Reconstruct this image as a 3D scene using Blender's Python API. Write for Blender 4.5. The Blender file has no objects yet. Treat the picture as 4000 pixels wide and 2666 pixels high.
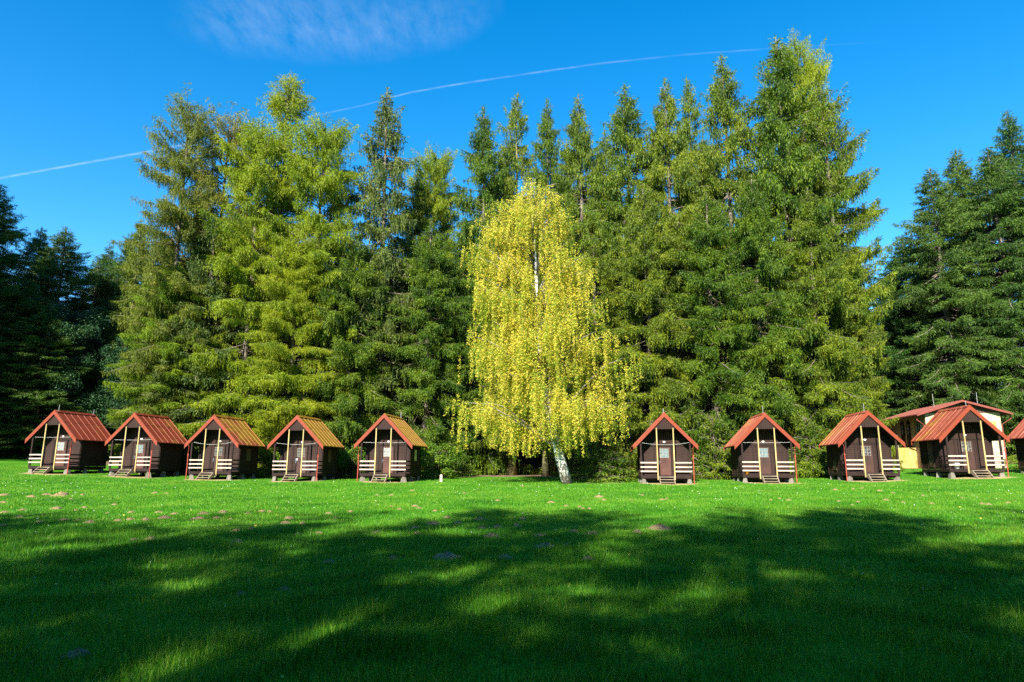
import bpy, math, random
import numpy as np
from mathutils import Vector
R = math.radians
sc = bpy.context.scene
col = sc.collection
random.seed(7)

# ------------------------------------------------------------------ camera and ray helper
EYE = 1.9; F = 2538.0; PITCH = R(9.55)
cp, sp = math.cos(PITCH), math.sin(PITCH)
def at(px, py, Y):
    """3-D point at depth Y (m in front of the viewer) for a photo position (4000 px wide)."""
    u = px - 2000.0; v = py - 1333.0
    dy = F*cp + v*sp; dz = F*sp - v*cp
    k = Y/dy
    return Vector((u*k, Y, EYE + dz*k))

def sstep(a, b, x):
    t = np.clip((np.asarray(x, float)-a)/(b-a), 0, 1); return t*t*(3-2*t)
def ground(x, y):
    x = np.asarray(x, float); y = np.asarray(y, float)
    side = sstep(8, 35, y)
    xl = np.clip(-x-10, 0, 60); xr = np.clip(x-12, 0, 40)
    z = side*(0.00095*xl*xl + 0.0019*np.minimum(xr*xr, 14*xr))
    z = z - 0.010*np.clip(y-40, 0, 25)*(1-sstep(14, 30, np.abs(x)))
    z = z + 0.03*np.sin(x*0.31+1.3)*np.sin(y*0.27) + 0.018*np.sin(x*0.83+y*0.41) + 0.012*np.sin(x*1.7-y*1.3)
    return z
def gz(x, y): return float(ground(x, y))

# ------------------------------------------------------------------ object helpers
def tag(o, label=None, cat=None, group=None, kind=None):
    if label: o['label'] = label
    if cat: o['category'] = cat
    if group: o['group'] = group
    if kind: o['kind'] = kind
    return o
def empty(name, loc=(0, 0, 0), rot=(0, 0, 0)):
    o = bpy.data.objects.new(name, None); col.objects.link(o)
    o.location = loc; o.rotation_euler = rot; o.empty_display_size = 0.2
    return o
def link(name, me, parent=None):
    o = bpy.data.objects.new(name, me); col.objects.link(o)
    if parent: o.parent = parent
    return o
def np_mesh(name, V, Fq, mats, smooth=False, midx=None):
    V = np.asarray(V, np.float32); Fq = np.asarray(Fq, np.int32)
    n = Fq.shape[1]; me = bpy.data.meshes.new(name)
    me.vertices.add(len(V)); me.vertices.foreach_set('co', V.ravel())
    me.loops.add(Fq.size); me.loops.foreach_set('vertex_index', Fq.ravel())
    me.polygons.add(len(Fq)); me.polygons.foreach_set('loop_start', np.arange(0, Fq.size, n, dtype=np.int32))
    if midx is not None: me.polygons.foreach_set('material_index', np.asarray(midx, np.int32))
    for m in (mats if isinstance(mats, (list, tuple)) else [mats]): me.materials.append(m)
    me.update(calc_edges=True)
    me.polygons.foreach_set('use_smooth', np.full(len(Fq), smooth, dtype=bool))
    me.validate()
    return me

class MB:
    """collects boxes, bars, tubes and polygons; build() links them as ONE mesh object"""
    def __init__(s): s.v = []; s.f = []; s.m = []
    def add(s, V, Fs, mi=0):
        b = len(s.v); s.v += [tuple(p) for p in V]
        for f in Fs: s.f.append(tuple(b+i for i in f)); s.m.append(mi)
        return s
    def box(s, x0, x1, y0, y1, z0, z1, mi=0):
        V = [(x, y, z) for z in (z0, z1) for y in (y0, y1) for x in (x0, x1)]
        return s.add(V, [(0, 2, 3, 1), (4, 5, 7, 6), (0, 1, 5, 4), (2, 6, 7, 3), (0, 4, 6, 2), (1, 3, 7, 5)], mi)
    def prism(s, poly, axis, a, b, mi=0):
        """extrude a 2-D polygon along axis 'x','y' or 'z' between a and b"""
        def p3(q, t):
            return {'x': (t, q[0], q[1]), 'y': (q[0], t, q[1]), 'z': (q[0], q[1], t)}[axis]
        n = len(poly)
        V = [p3(q, a) for q in poly]+[p3(q, b) for q in poly]
        Fs = [tuple(range(n-1, -1, -1)), tuple(range(n, 2*n))]+[(i, (i+1) % n, n+(i+1) % n, n+i) for i in range(n)]
        return s.add(V, Fs, mi)
    def tube(s, pts, rad, n=8, mi=0):
        pts = [Vector(p) for p in pts]; rings = []
        if not hasattr(rad, '__len__'): rad = [rad]*len(pts)
        V = []; Fs = []
        for i, p in enumerate(pts):
            d = (pts[min(i+1, len(pts)-1)]-pts[max(i-1, 0)]).normalized()
            a = d.cross(Vector((0.31, 0.95, 0.05)) if abs(d.y) < 0.9 else Vector((1, 0, 0.1))).normalized(); b = d.cross(a)
            for k in range(n):
                t = 2*math.pi*k/n; V.append(p+a*math.cos(t)*rad[i]+b*math.sin(t)*rad[i])
        for i in range(len(pts)-1):
            for k in range(n):
                k2 = (k+1) % n; Fs.append((i*n+k, i*n+k2, (i+1)*n+k2, (i+1)*n+k))
        Fs.append(tuple(range(n-1, -1, -1))); Fs.append(tuple((len(pts)-1)*n+k for k in range(n)))
        return s.add(V, Fs, mi)
    def mesh(s, name, mats, smooth=False):
        me = bpy.data.meshes.new(name); me.from_pydata(s.v, [], s.f)
        for m in (mats if isinstance(mats, (list, tuple)) else [mats]): me.materials.append(m)
        me.polygons.foreach_set('material_index', s.m)
        me.polygons.foreach_set('use_smooth', np.full(len(s.f), smooth, dtype=bool))
        me.update(); return me
    def build(s, name, mats, parent=None, smooth=False):
        return link(name, s.mesh(name, mats, smooth), parent)

# ------------------------------------------------------------------ materials
def mat(name):
    m = bpy.data.materials.new(name); m.use_nodes = True
    nt = m.node_tree; nt.nodes.clear(); out = nt.nodes.new('ShaderNodeOutputMaterial')
    return m, nt, out
def N(nt, t, **k):
    n = nt.nodes.new('ShaderNode'+t)
    for a, b in k.items():
        if a in n.inputs.keys(): n.inputs[a].default_value = b
        else: setattr(n, a, b)
    return n
def ramp(nt, fac, stops):
    r = nt.nodes.new('ShaderNodeValToRGB'); e = r.color_ramp.elements
    while len(e) < len(stops): e.new(0.5)
    for i, (p, c) in enumerate(stops): e[i].position = p; e[i].color = (*c, 1) if len(c) == 3 else c
    nt.links.new(fac, r.inputs[0]); return r
def noise(nt, scale, detail=4, rough=0.6, stretch=None, coord='Object'):
    tc = nt.nodes.new('ShaderNodeTexCoord'); n = N(nt, 'TexNoise', Scale=scale, Detail=detail, Roughness=rough)
    if stretch:
        mp = nt.nodes.new('ShaderNodeMapping'); mp.inputs['Scale'].default_value = stretch
        nt.links.new(tc.outputs[coord], mp.inputs[0]); nt.links.new(mp.outputs[0], n.inputs['Vector'])
    else: nt.links.new(tc.outputs[coord], n.inputs['Vector'])
    return n
def mixc(nt, fac, a, b, blend='MIX'):
    m = nt.nodes.new('ShaderNodeMix'); m.data_type = 'RGBA'; m.blend_type = blend
    for sock, v in ((m.inputs[0], fac), (m.inputs[6], a), (m.inputs[7], b)):
        if hasattr(v, 'is_linked') or hasattr(v, 'links'): nt.links.new(v, sock)
        elif hasattr(v, '__len__'): sock.default_value = (*v, 1) if len(v) == 3 else v
        else: sock.default_value = v
    return m.outputs[2]
def mth(nt, op, a, b=None, clamp=False):
    m = nt.nodes.new('ShaderNodeMath'); m.operation = op; m.use_clamp = clamp
    for i, v in enumerate((a, b)):
        if v is None: continue
        if hasattr(v, 'links'): nt.links.new(v, m.inputs[i])
        else: m.inputs[i].default_value = v
    return m.outputs[0]

def wood(name, c1, c2, scale=9, stretch=(1, 1, 6), rough=0.75, bump=0.25):
    m, nt, out = mat(name); b = N(nt, 'BsdfPrincipled', Roughness=rough); b.inputs['Specular IOR Level'].default_value = 0.2
    n = noise(nt, scale, 5, 0.65, stretch); n2 = noise(nt, 1.3, 3, 0.5)
    r = ramp(nt, n.outputs[0], [(0.3, c1), (0.7, c2)])
    dark = ramp(nt, n2.outputs[0], [(0.35, (0.72, 0.72, 0.72)), (0.65, (1.15, 1.12, 1.1))])
    c = mixc(nt, 1.0, r.outputs[0], dark.outputs[0], 'MULTIPLY')
    nt.links.new(c, b.inputs['Base Color'])
    bp = N(nt, 'Bump', Strength=bump, Distance=0.01); nt.links.new(n.outputs[0], bp.inputs['Height'])
    nt.links.new(bp.outputs[0], b.inputs['Normal']); nt.links.new(b.outputs[0], out.inputs[0]); return m
def plain(name, c, rough=0.6, metal=0.0, var=0.15, scale=6):
    m, nt, out = mat(name); b = N(nt, 'BsdfPrincipled', Roughness=rough, Metallic=metal); b.inputs['Specular IOR Level'].default_value = 0.2
    n = noise(nt, scale, 4); lo = tuple(x*(1-var) for x in c); hi = tuple(min(1, x*(1+var)) for x in c)
    r = ramp(nt, n.outputs[0], [(0.3, lo), (0.7, hi)]); nt.links.new(r.outputs[0], b.inputs['Base Color'])
    nt.links.new(b.outputs[0], out.inputs[0]); return m

def leaf(name, cols, trans=0.35, nscale=0.5, jitter=0.35, rough=0.55, tcol=None, hue=0.02):
    """foliage: colour from a clump-scale noise plus a per-leaf random value, part of the light passes through"""
    m, nt, out = mat(name)
    geo = nt.nodes.new('ShaderNodeNewGeometry'); oi = nt.nodes.new('ShaderNodeObjectInfo')
    n = noise(nt, nscale, 3, 0.6)
    f = mth(nt, 'MULTIPLY_ADD', geo.outputs['Random Per Island'], jitter); f.node.inputs[2].default_value = -jitter*0.5
    f = mth(nt, 'ADD', n.outputs[0], f)
    st = [(0.25+0.5*i/(len(cols)-1), c) for i, c in enumerate(cols)]
    c = ramp(nt, f, st).outputs[0]
    hs = N(nt, 'HueSaturation'); nt.links.new(c, hs.inputs['Color'])
    h = mth(nt, 'MULTIPLY_ADD', oi.outputs['Random'], hue*2); h.node.inputs[2].default_value = 0.5-hue
    v = mth(nt, 'MULTIPLY_ADD', oi.outputs['Random'], -0.3); v.node.inputs[2].default_value = 1.15
    nt.links.new(h, hs.inputs['Hue']); nt.links.new(v, hs.inputs['Value'])
    c = hs.outputs[0]
    d = N(nt, 'BsdfPrincipled', Roughness=rough); d.inputs['Specular IOR Level'].default_value = 0.25
    t = N(nt, 'BsdfTranslucent'); nt.links.new(c, d.inputs['Base Color'])
    tc = mixc(nt, 1.0, c, tcol or (1.1, 1.15, 0.5), 'MULTIPLY'); nt.links.new(tc, t.inputs['Color'])
    mx = N(nt, 'MixShader'); mx.inputs[0].default_value = trans
    nt.links.new(d.outputs[0], mx.inputs[1]); nt.links.new(t.outputs[0], mx.inputs[2])
    nt.links.new(mx.outputs[0], out.inputs[0]); return m

M = {}
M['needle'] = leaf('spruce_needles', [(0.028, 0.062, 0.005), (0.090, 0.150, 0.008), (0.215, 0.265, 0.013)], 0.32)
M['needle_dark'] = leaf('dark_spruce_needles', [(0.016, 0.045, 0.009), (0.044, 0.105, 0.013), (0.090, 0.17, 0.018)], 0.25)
M['needle_grey'] = leaf('grey_green_spruce_needles', [(0.024, 0.050, 0.012), (0.060, 0.105, 0.018), (0.12, 0.165, 0.026)], 0.28)
M['larch'] = leaf('larch_needles', [(0.08, 0.14, 0.006), (0.19, 0.26, 0.010), (0.31, 0.36, 0.016)], 0.42)
M['larch_olive'] = leaf('olive_larch_needles', [(0.07, 0.095, 0.012), (0.15, 0.175, 0.018), (0.25, 0.26, 0.028)], 0.40)
M['birch_leaf'] = leaf('birch_leaves', [(0.15, 0.24, 0.016), (0.33, 0.365, 0.030), (0.52, 0.465, 0.050), (0.62, 0.47, 0.07)], 0.42, 0.45, 0.75, hue=0.0)
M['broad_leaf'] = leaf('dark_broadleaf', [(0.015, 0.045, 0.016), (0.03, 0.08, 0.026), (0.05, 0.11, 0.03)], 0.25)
M['shrub'] = leaf('shrub_leaves', [(0.05, 0.11, 0.01), (0.12, 0.21, 0.015), (0.22, 0.28, 0.02)], 0.35)
M['bark'] = wood('spruce_bark', (0.085, 0.070, 0.052), (0.25, 0.215, 0.165), 5, (1, 1, 0.35), 0.9, 0.5)
M['bark_moss'] = wood('mossy_bark', (0.10, 0.085, 0.05), (0.22, 0.21, 0.08), 4, (1, 1, 0.4), 0.9, 0.5)
def birch_bark():
    m, nt, out = mat('birch_bark'); b = N(nt, 'BsdfPrincipled', Roughness=0.7)
    n = noise(nt, 5.0, 5, 0.7, (0.7, 0.7, 2.6)); r = ramp(nt, n.outputs[0], [(0.40, (0.04, 0.035, 0.03)), (0.5, (0.72, 0.69, 0.64)), (1, (0.8, 0.78, 0.74))])
    tc = nt.nodes.new('ShaderNodeTexCoord'); sx = nt.nodes.new('ShaderNodeSeparateXYZ'); nt.links.new(tc.outputs['Object'], sx.inputs[0])
    n2 = noise(nt, 7.0, 5, 0.7, (1.2, 1.2, 0.5)); h = mth(nt, 'MULTIPLY_ADD', sx.outputs[2], -0.16); h.node.inputs[2].default_value = 0.30
    f = ramp(nt, mth(nt, 'ADD', h, n2.outputs[0]), [(0.60, (0, 0, 0)), (0.72, (1, 1, 1))]).outputs[0]
    c = mixc(nt, f, r.outputs[0], (0.085, 0.07, 0.055))
    nt.links.new(c, b.inputs['Base Color']); nt.links.new(b.outputs[0], out.inputs[0]); return m
M['birch_bark'] = birch_bark(); M['birch_limb'] = wood('birch_limb_bark', (0.14, 0.115, 0.085), (0.34, 0.31, 0.26), 5)

M['siding'] = wood('brown_stained_siding', (0.019, 0.0092, 0.0070), (0.041, 0.0200, 0.0150), 6, (0.5, 0.5, 9))
M['siding_v'] = wood('brown_stained_boards', (0.017, 0.0087, 0.0067), (0.037, 0.0185, 0.0140), 6, (9, 1, 0.5))
M['dark_wood'] = wood('dark_brown_timber', (0.013, 0.0072, 0.0058), (0.028, 0.0150, 0.0118), 7, (2, 2, 2))
M['door'] = wood('red_brown_door_paint', (0.056, 0.0245, 0.0195), (0.10, 0.044, 0.034), 3, (1, 1, 0.7), 0.55, 0.1)
M['door_dark'] = wood('dark_door_paint', (0.039, 0.0195, 0.016), (0.064, 0.033, 0.026), 3, (1, 1, 0.7), 0.55, 0.1)
M['cream'] = wood('cream_painted_post', (0.34, 0.25, 0.085), (0.45, 0.35, 0.16), 5, (1, 1, 0.4), 0.6, 0.1)
M['white_wood'] = wood('whitewashed_rail', (0.36, 0.295, 0.235), (0.50, 0.43, 0.355), 5, (0.4, 1, 3), 0.7, 0.15)
M['step_wood'] = wood('weathered_step_wood', (0.16, 0.13, 0.09), (0.31, 0.255, 0.185), 6, (0.6, 2, 2), 0.8, 0.3)
M['barge'] = plain('red_bargeboard_paint', (0.19, 0.036, 0.016), 0.5, 0, 0.1, 4)
M['seam'] = plain('worn_seam_metal', (0.62, 0.30, 0.20), 0.45, 0, 0.2, 9)
M['pipe'] = plain('red_pipe_paint', (0.34, 0.06, 0.04), 0.5, 0, 0.2)
M['metal'] = plain('dull_metal', (0.5, 0.5, 0.5), 0.4, 0.6, 0.1)
M['stone'] = plain('pale_concrete', (0.15, 0.135, 0.11), 0.9, 0, 0.25, 12)
M['string'] = plain('white_cord', (0.72, 0.70, 0.66), 0.8)
M['white'] = plain('white_plastic', (0.8, 0.8, 0.78), 0.45, 0, 0.05)
M['orange'] = plain('orange_plastic', (0.8, 0.32, 0.03), 0.45, 0, 0.1)
M['shutter_cream'] = plain('cream_shutter', (0.62, 0.50, 0.24), 0.7, 0, 0.1)
M['shutter_brown'] = wood('brown_louvre', (0.07, 0.045, 0.03), (0.12, 0.08, 0.05), 5, (1, 1, 8))
def glass(name, c, rough=0.12):
    m, nt, out = mat(name); b = N(nt, 'BsdfPrincipled', Roughness=rough); n = noise(nt, 7, 2)
    r = ramp(nt, n.outputs[0], [(0.35, tuple(x*0.7 for x in c)), (0.65, c)]); nt.links.new(r.outputs[0], b.inputs['Base Color'])
    nt.links.new(b.outputs[0], out.inputs[0]); return m
M['pane_blue'] = glass('blue_grey_pane', (0.13, 0.19, 0.21)); M['pane_dark'] = glass('dark_pane', (0.04, 0.045, 0.05)); M['pane_pale'] = glass('pale_curtained_pane', (0.26, 0.28, 0.28))

def roof_mat(moss, faded=0.0, seed=0.0, lift=0.0):
    m, nt, out = mat('red_metal_roof'); b = N(nt, 'BsdfPrincipled', Roughness=0.5); b.inputs['Specular IOR Level'].default_value = 0.25
    tc = nt.nodes.new('ShaderNodeTexCoord'); mp = nt.nodes.new('ShaderNodeMapping')
    mp.inputs['Location'].default_value = (seed, seed*1.7, seed*0.3); nt.links.new(tc.outputs['Object'], mp.inputs[0])
    def nz(scale, det, stretch):
        mm = nt.nodes.new('ShaderNodeMapping'); mm.inputs['Scale'].default_value = stretch
        nt.links.new(mp.outputs[0], mm.inputs[0]); n = N(nt, 'TexNoise', Scale=scale, Detail=det, Roughness=0.65)
        nt.links.new(mm.outputs[0], n.inputs['Vector']); return n.outputs[0]
    base = ramp(nt, nz(2.2, 4, (1, 1, 1)), [(0.3, (0.155, 0.025, 0.014)), (0.7, (0.23, 0.040, 0.020))]).outputs[0]
    if faded:
        st = ramp(nt, nz(2.0, 4, (0.25, 4, 0.25)), [(0.46, (0, 0, 0)), (0.62, (1, 1, 1))]).outputs[0]
        fa = mth(nt, 'MULTIPLY', st, faded)
        base = mixc(nt, fa, base, (0.48, 0.17, 0.10))
    a = mth(nt, 'MULTIPLY_ADD', nz(0.9, 5, (1, 1, 1)), 1.0); a.node.inputs[2].default_value = 0.0
    sx = nt.nodes.new('ShaderNodeSeparateXYZ'); nt.links.new(tc.outputs['Object'], sx.inputs[0])
    dp = mth(nt, 'MULTIPLY', sx.outputs[1], 0.05)         # more moss towards the shaded rear end
    a = mth(nt, 'ADD', a, dp)
    lo = 0.86-0.62*moss
    mk = ramp(nt, a, [(max(0.02, lo-0.10), (0, 0, 0)), (min(0.98, lo+0.10), (1, 1, 1))]).outputs[0]
    mc = ramp(nt, nz(5, 4, (1, 1, 1)), [(0.3, (0.18, 0.100, 0.005)), (0.7, (0.31, 0.185, 0.008))]).outputs[0]
    mk = mth(nt, 'MULTIPLY', mk, 0.9)
    c = mixc(nt, mk, base, mc)
    if lift: c = mixc(nt, lift, c, (0.75, 0.45, 0.30))
    nt.links.new(c, b.inputs['Base Color'])
    rg = mth(nt, 'MULTIPLY_ADD', mk, 0.35); rg.node.inputs[2].default_value = 0.5
    nt.links.new(rg, b.inputs['Roughness']); nt.links.new(b.outputs[0], out.inputs[0]); return m

def ground_mat():
    m, nt, out = mat('meadow_ground'); b = N(nt, 'BsdfPrincipled', Roughness=0.95); b.inputs['Specular IOR Level'].default_value = 0.1
    n1 = noise(nt, 0.22, 5, 0.6); n2 = noise(nt, 7.0, 6, 0.7)
    g = ramp(nt, n1.outputs[0], [(0.3, (0.030, 0.13, 0.005)), (0.5, (0.055, 0.20, 0.008)), (0.72, (0.12, 0.22, 0.018))]).outputs[0]
    v = ramp(nt, n2.outputs[0], [(0.3, (0.55, 0.55, 0.5)), (0.7, (1.2, 1.2, 1.1))]).outputs[0]
    c = mixc(nt, 1.0, g, v, 'MULTIPLY')
    at_ = nt.nodes.new('ShaderNodeAttribute'); at_.attribute_name = 'dry'
    dn = noise(nt, 1.6, 5, 0.7)
    dm = mth(nt, 'ADD', at_.outputs['Fac'], dn.outputs[0]); dm = ramp(nt, dm, [(0.92, (0, 0, 0)), (1.18, (1, 1, 1))]).outputs[0]
    dc = ramp(nt, n2.outputs[0], [(0.3, (0.24, 0.17, 0.07)), (0.7, (0.46, 0.36, 0.17))]).outputs[0]
    c = mixc(nt, dm, c, dc); nt.links.new(c, b.inputs['Base Color'])
    bp = N(nt, 'Bump', Strength=0.5, Distance=0.04); nt.links.new(n2.outputs[0], bp.inputs['Height']); nt.links.new(bp.outputs[0], b.inputs['Normal'])
    nt.links.new(b.outputs[0], out.inputs[0]); return m
def litter_mat():
    m, nt, out = mat('needle_litter'); b = N(nt, 'BsdfPrincipled', Roughness=1.0)
    n1 = noise(nt, 0.8, 5, 0.65); n2 = noise(nt, 9, 5, 0.7)
    g = ramp(nt, n1.outputs[0], [(0.35, (0.13, 0.075, 0.042)), (0.55, (0.20, 0.13, 0.07)), (0.72, (0.10, 0.12, 0.02))]).outputs[0]
    v = ramp(nt, n2.outputs[0], [(0.3, (0.5, 0.5, 0.5)), (0.7, (1.25, 1.2, 1.1))]).outputs[0]
    nt.links.new(mixc(nt, 1.0, g, v, 'MULTIPLY'), b.inputs['Base Color'])
    bp = N(nt, 'Bump', Strength=0.6, Distance=0.05); nt.links.new(n2.outputs[0], bp.inputs['Height']); nt.links.new(bp.outputs[0], b.inputs['Normal'])
    nt.links.new(b.outputs[0], out.inputs[0]); return m
M['ground'] = ground_mat(); M['litter'] = litter_mat()
def soil_mat():
    m, nt, out = mat('molehill_soil'); b = N(nt, 'BsdfPrincipled', Roughness=1.0); n = noise(nt, 14, 6, 0.75)
    r = ramp(nt, n.outputs[0], [(0.3, (0.14, 0.085, 0.036)), (0.7, (0.36, 0.255, 0.12))]); nt.links.new(r.outputs[0], b.inputs['Base Color'])
    bp = N(nt, 'Bump', Strength=0.8, Distance=0.03); nt.links.new(n.outputs[0], bp.inputs['Height']); nt.links.new(bp.outputs[0], b.inputs['Normal'])
    nt.links.new(b.outputs[0], out.inputs[0]); return m
M['soil'] = soil_mat()
M['grass'] = leaf('grass_blades', [(0.022, 0.11, 0.005), (0.052, 0.215, 0.007), (0.098, 0.285, 0.011), (0.19, 0.32, 0.03)], 0.35, 0.35, 0.5, 0.45, (1.0, 1.15, 0.5), 0.0)
M['petal'] = plain('white_petals', (0.8, 0.8, 0.78), 0.7, 0, 0.05)
M['fallen'] = plain('fallen_leaf', (0.55, 0.42, 0.08), 0.8, 0, 0.3)

# ------------------------------------------------------------------ hut layout (used by the ground too)
YAW = R(-7.5)
#        apex px  depth
HUTS = [(211, 43.1), (524, 43.2), (836, 42.4), (1161, 41.5), (1501, 40.2), (2594, 38.2), (2987, 38.8), (3392, 38.6), (3792, 37.6), (4205, 37.0)]
hut_pos = []
for px, Y in HUTS:
    p = at(px, 1615, Y); hut_pos.append((p.x, Y))

# ------------------------------------------------------------------ terrain
def axis(parts):
    a = []
    for lo, hi, st in parts: a += list(np.arange(lo, hi, st))
    return np.array(a)
gx = axis([(-900, -120, 60), (-120, -60, 6), (-60, 60, 0.5), (60, 120, 6), (120, 901, 60)])
gy = axis([(-400, -60, 40), (-60, 0, 3), (0, 60, 0.5), (60, 120, 3), (120, 400, 20), (400, 1401, 100)])
GX, GY = np.meshgrid(gx, gy)
def forest_edge(x):
    """depth at which grass gives way to the needle litter under the trees"""
    x = np.asarray(x, float)
    e = np.interp(x, [-60, -45, -34, -30, -20, -11, -9, -2, 3.5, 5, 9, 14, 24, 30, 60], [62, 62, 58, 50, 49.5, 49, 48, 50, 49, 43.5, 46, 45.5, 45, 52, 56])
    return e + 0.5*np.sin(x*1.1)+0.35*np.sin(x*2.7+1)
def build_ground():
    V = np.stack([GX, GY, ground(GX, GY)], -1).reshape(-1, 3)
    ny, nx = GX.shape
    i = np.arange(ny-1)[:, None]*nx+np.arange(nx-1)[None, :]
    Fq = np.stack([i, i+1, i+1+nx, i+nx], -1).reshape(-1, 4)
    me = np_mesh('meadow', V, Fq, M['ground'], True)
    dry = np.zeros(len(V))
    for (hx, hy) in hut_pos:
        dx = V[:, 0]-hx-0.2; dy = V[:, 1]-hy
        dry = np.maximum(dry, 0.85*np.exp(-((dx/2.1)**2+((dy)/1.7)**2)))
    dry = np.maximum(dry, 0.55*np.exp(-(((V[:, 0]-5.3)/3.4)**2+((V[:, 1]-38.9)/0.8)**2)))
    dry = np.maximum(dry, 0.42*np.exp(-(((V[:, 0]-13)/9)**2+((V[:, 1]-38.6)/0.8)**2)))
    a = me.attributes.new('dry', 'FLOAT', 'POINT'); a.data.foreach_set('value', dry.astype(np.float32))
    o = link('meadow', me); tag(o, kind='structure', label='mown green meadow in front of the huts')
    cx = V[:, 0].reshape(ny, nx); cy = V[:, 1].reshape(ny, nx)
    keep = (cy[:-1, :-1] > forest_edge(cx[:-1, :-1])) & (np.abs(cx[:-1, :-1]) < 110) & (cy[:-1, :-1] < 160)
    Fk = Fq.reshape(ny-1, nx-1, 4)[keep]; u, inv = np.unique(Fk, return_inverse=True)
    Vk = V[u].copy(); Vk[:, 2] += 0.012
    o = link('forest_floor', np_mesh('forest_floor', Vk, inv.reshape(-1, 4), M['litter'], True))
    tag(o, kind='structure', label='brown needle covered ground under the trees')
build_ground()

# ------------------------------------------------------------------ grass, daisies, fallen leaves
def grass_blades():
    rng = np.random.default_rng(3); Vs = []
    for (y0, y1, dens, w, h) in [(4.3, 9, 2600, 0.0085, 0.085), (9, 16, 1500, 0.012, 0.075), (16, 28, 520, 0.020, 0.052), (28, 50, 150, 0.034, 0.045)]:
        area = 0.875*(y1*y1-y0*y0)+4*(y1-y0); n = int(area*dens)
        u = rng.random(n*2); y = np.sqrt(y0*y0+u*(y1*y1-y0*y0)); x = (rng.random(n*2)*2-1)*(0.875*y+2)
        clump = np.sin(x*2.1+np.sin(y*1.7)*2)*np.sin(y*2.4+np.sin(x*1.3)*2)
        keep = rng.random(n*2) < 0.5+0.28*clump
        x, y, clump = x[keep], y[keep], clump[keep]
        k = y < forest_edge(x)-0.1
        for hx, hy in hut_pos:
            k &= ~((np.abs(x-hx-0.25) < 1.6) & (y > hy-0.1) & (y < hy+3.4))
            dd = np.exp(-(((x-hx-0.2)/2.0)**2+((y-hy+0.1)/1.6)**2)); k &= rng.random(len(x)) > dd*1.3
        for (mx, my, mw) in MOLES: k &= (x-mx)**2+(y-my)**2 > (0.85*mw)**2
        x, y, clump = x[k], y[k], clump[k]; n = len(x)
        hh = h*(0.55+0.75*rng.random(n))*(1+0.45*np.clip(clump, 0, 1)); tall = rng.random(n) < 0.04*(1+np.clip(clump, 0, 1)); hh = np.where(tall, hh*2.0, hh)
        az = rng.random(n)*6.283; lean = rng.normal(0, 0.5, n); la = rng.random(n)*6.283
        ww = w*(0.7+0.6*rng.random(n)); z = ground(x, y)-0.01
        sx, sy = np.cos(az)*ww/2, np.sin(az)*ww/2
        tx, ty = x+np.cos(la)*lean*hh, y+np.sin(la)*lean*hh
        A = np.stack([x-sx, y-sy, z], -1); B = np.stack([x+sx, y+sy, z], -1); C = np.stack([tx, ty, z+hh], -1)
        Vs.append(np.stack([A, B, C], 1).reshape(-1, 3))
    V = np.concatenate(Vs); Fq = np.arange(len(V)).reshape(-1, 3)
    o = link('grass', np_mesh('grass', V, Fq, M['grass'])); tag(o, 'short green grass of the meadow', 'grass', kind='stuff')
def specks(name, n, size, y0, y1, m, label, cat, seed, flat=0.4, up=0.06):
    rng = np.random.default_rng(seed); y = np.sqrt(y0*y0+rng.random(n)*(y1*y1-y0*y0)); x = (rng.random(n)*2-1)*(0.85*y+1)
    patch = np.sin(x*0.5+1)*np.sin(y*0.43)+0.5*np.sin(x*1.3+y*0.9)
    k = (rng.random(n) < 0.45+0.4*patch) & (y < forest_edge(x)-1)
    x, y = x[k], y[k]; n = len(x); z = ground(x, y)+up
    P = np.stack([x, y, z], -1); s = (size*(0.6+0.8*rng.random(n)))[:, None]*(0.45+0.02*y)[:, None]
    a = rng.normal(0, 1, (n, 3)); a[:, 2] *= flat; a /= np.linalg.norm(a, axis=1)[:, None]
    b = rng.normal(0, 1, (n, 3)); b -= a*(a*b).sum(1)[:, None]; b /= np.linalg.norm(b, axis=1)[:, None]
    V = np.stack([P-a*s, P-b*s*0.8, P+a*s, P+b*s*0.8], 1).reshape(-1, 3)
    o = link(name, np_mesh(name, V, np.arange(len(V)).reshape(-1, 4), m)); tag(o, label, cat, kind='stuff')
specks('daisies', 2000, 0.012, 8, 42, M['petal'], 'tiny white flowers sprinkled over the grass', 'flowers', 5)
specks('fallen_leaves', 240, 0.028, 5, 22, M['fallen'], 'scattered yellow fallen leaves on the near grass', 'leaves', 9, 0.3, 0.05)

# ------------------------------------------------------------------ leaf geometry
def unit(a): return a/np.maximum(np.linalg.norm(a, axis=-1, keepdims=True), 1e-9)
def kites(P, D, L, Wd, rng):
    n = len(P); D = unit(D); S = rng.normal(0, 1, (n, 3)); S = unit(S-D*(S*D).sum(1)[:, None])
    L = L[:, None]; Wd = Wd[:, None]
    return np.stack([P, P+D*L*0.4+S*Wd/2, P+D*L, P+D*L*0.4-S*Wd/2], 1).reshape(-1, 3)
def leaf_mesh(name, V, m): return np_mesh(name, V, np.arange(len(V)).reshape(-1, 4), m)

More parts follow.
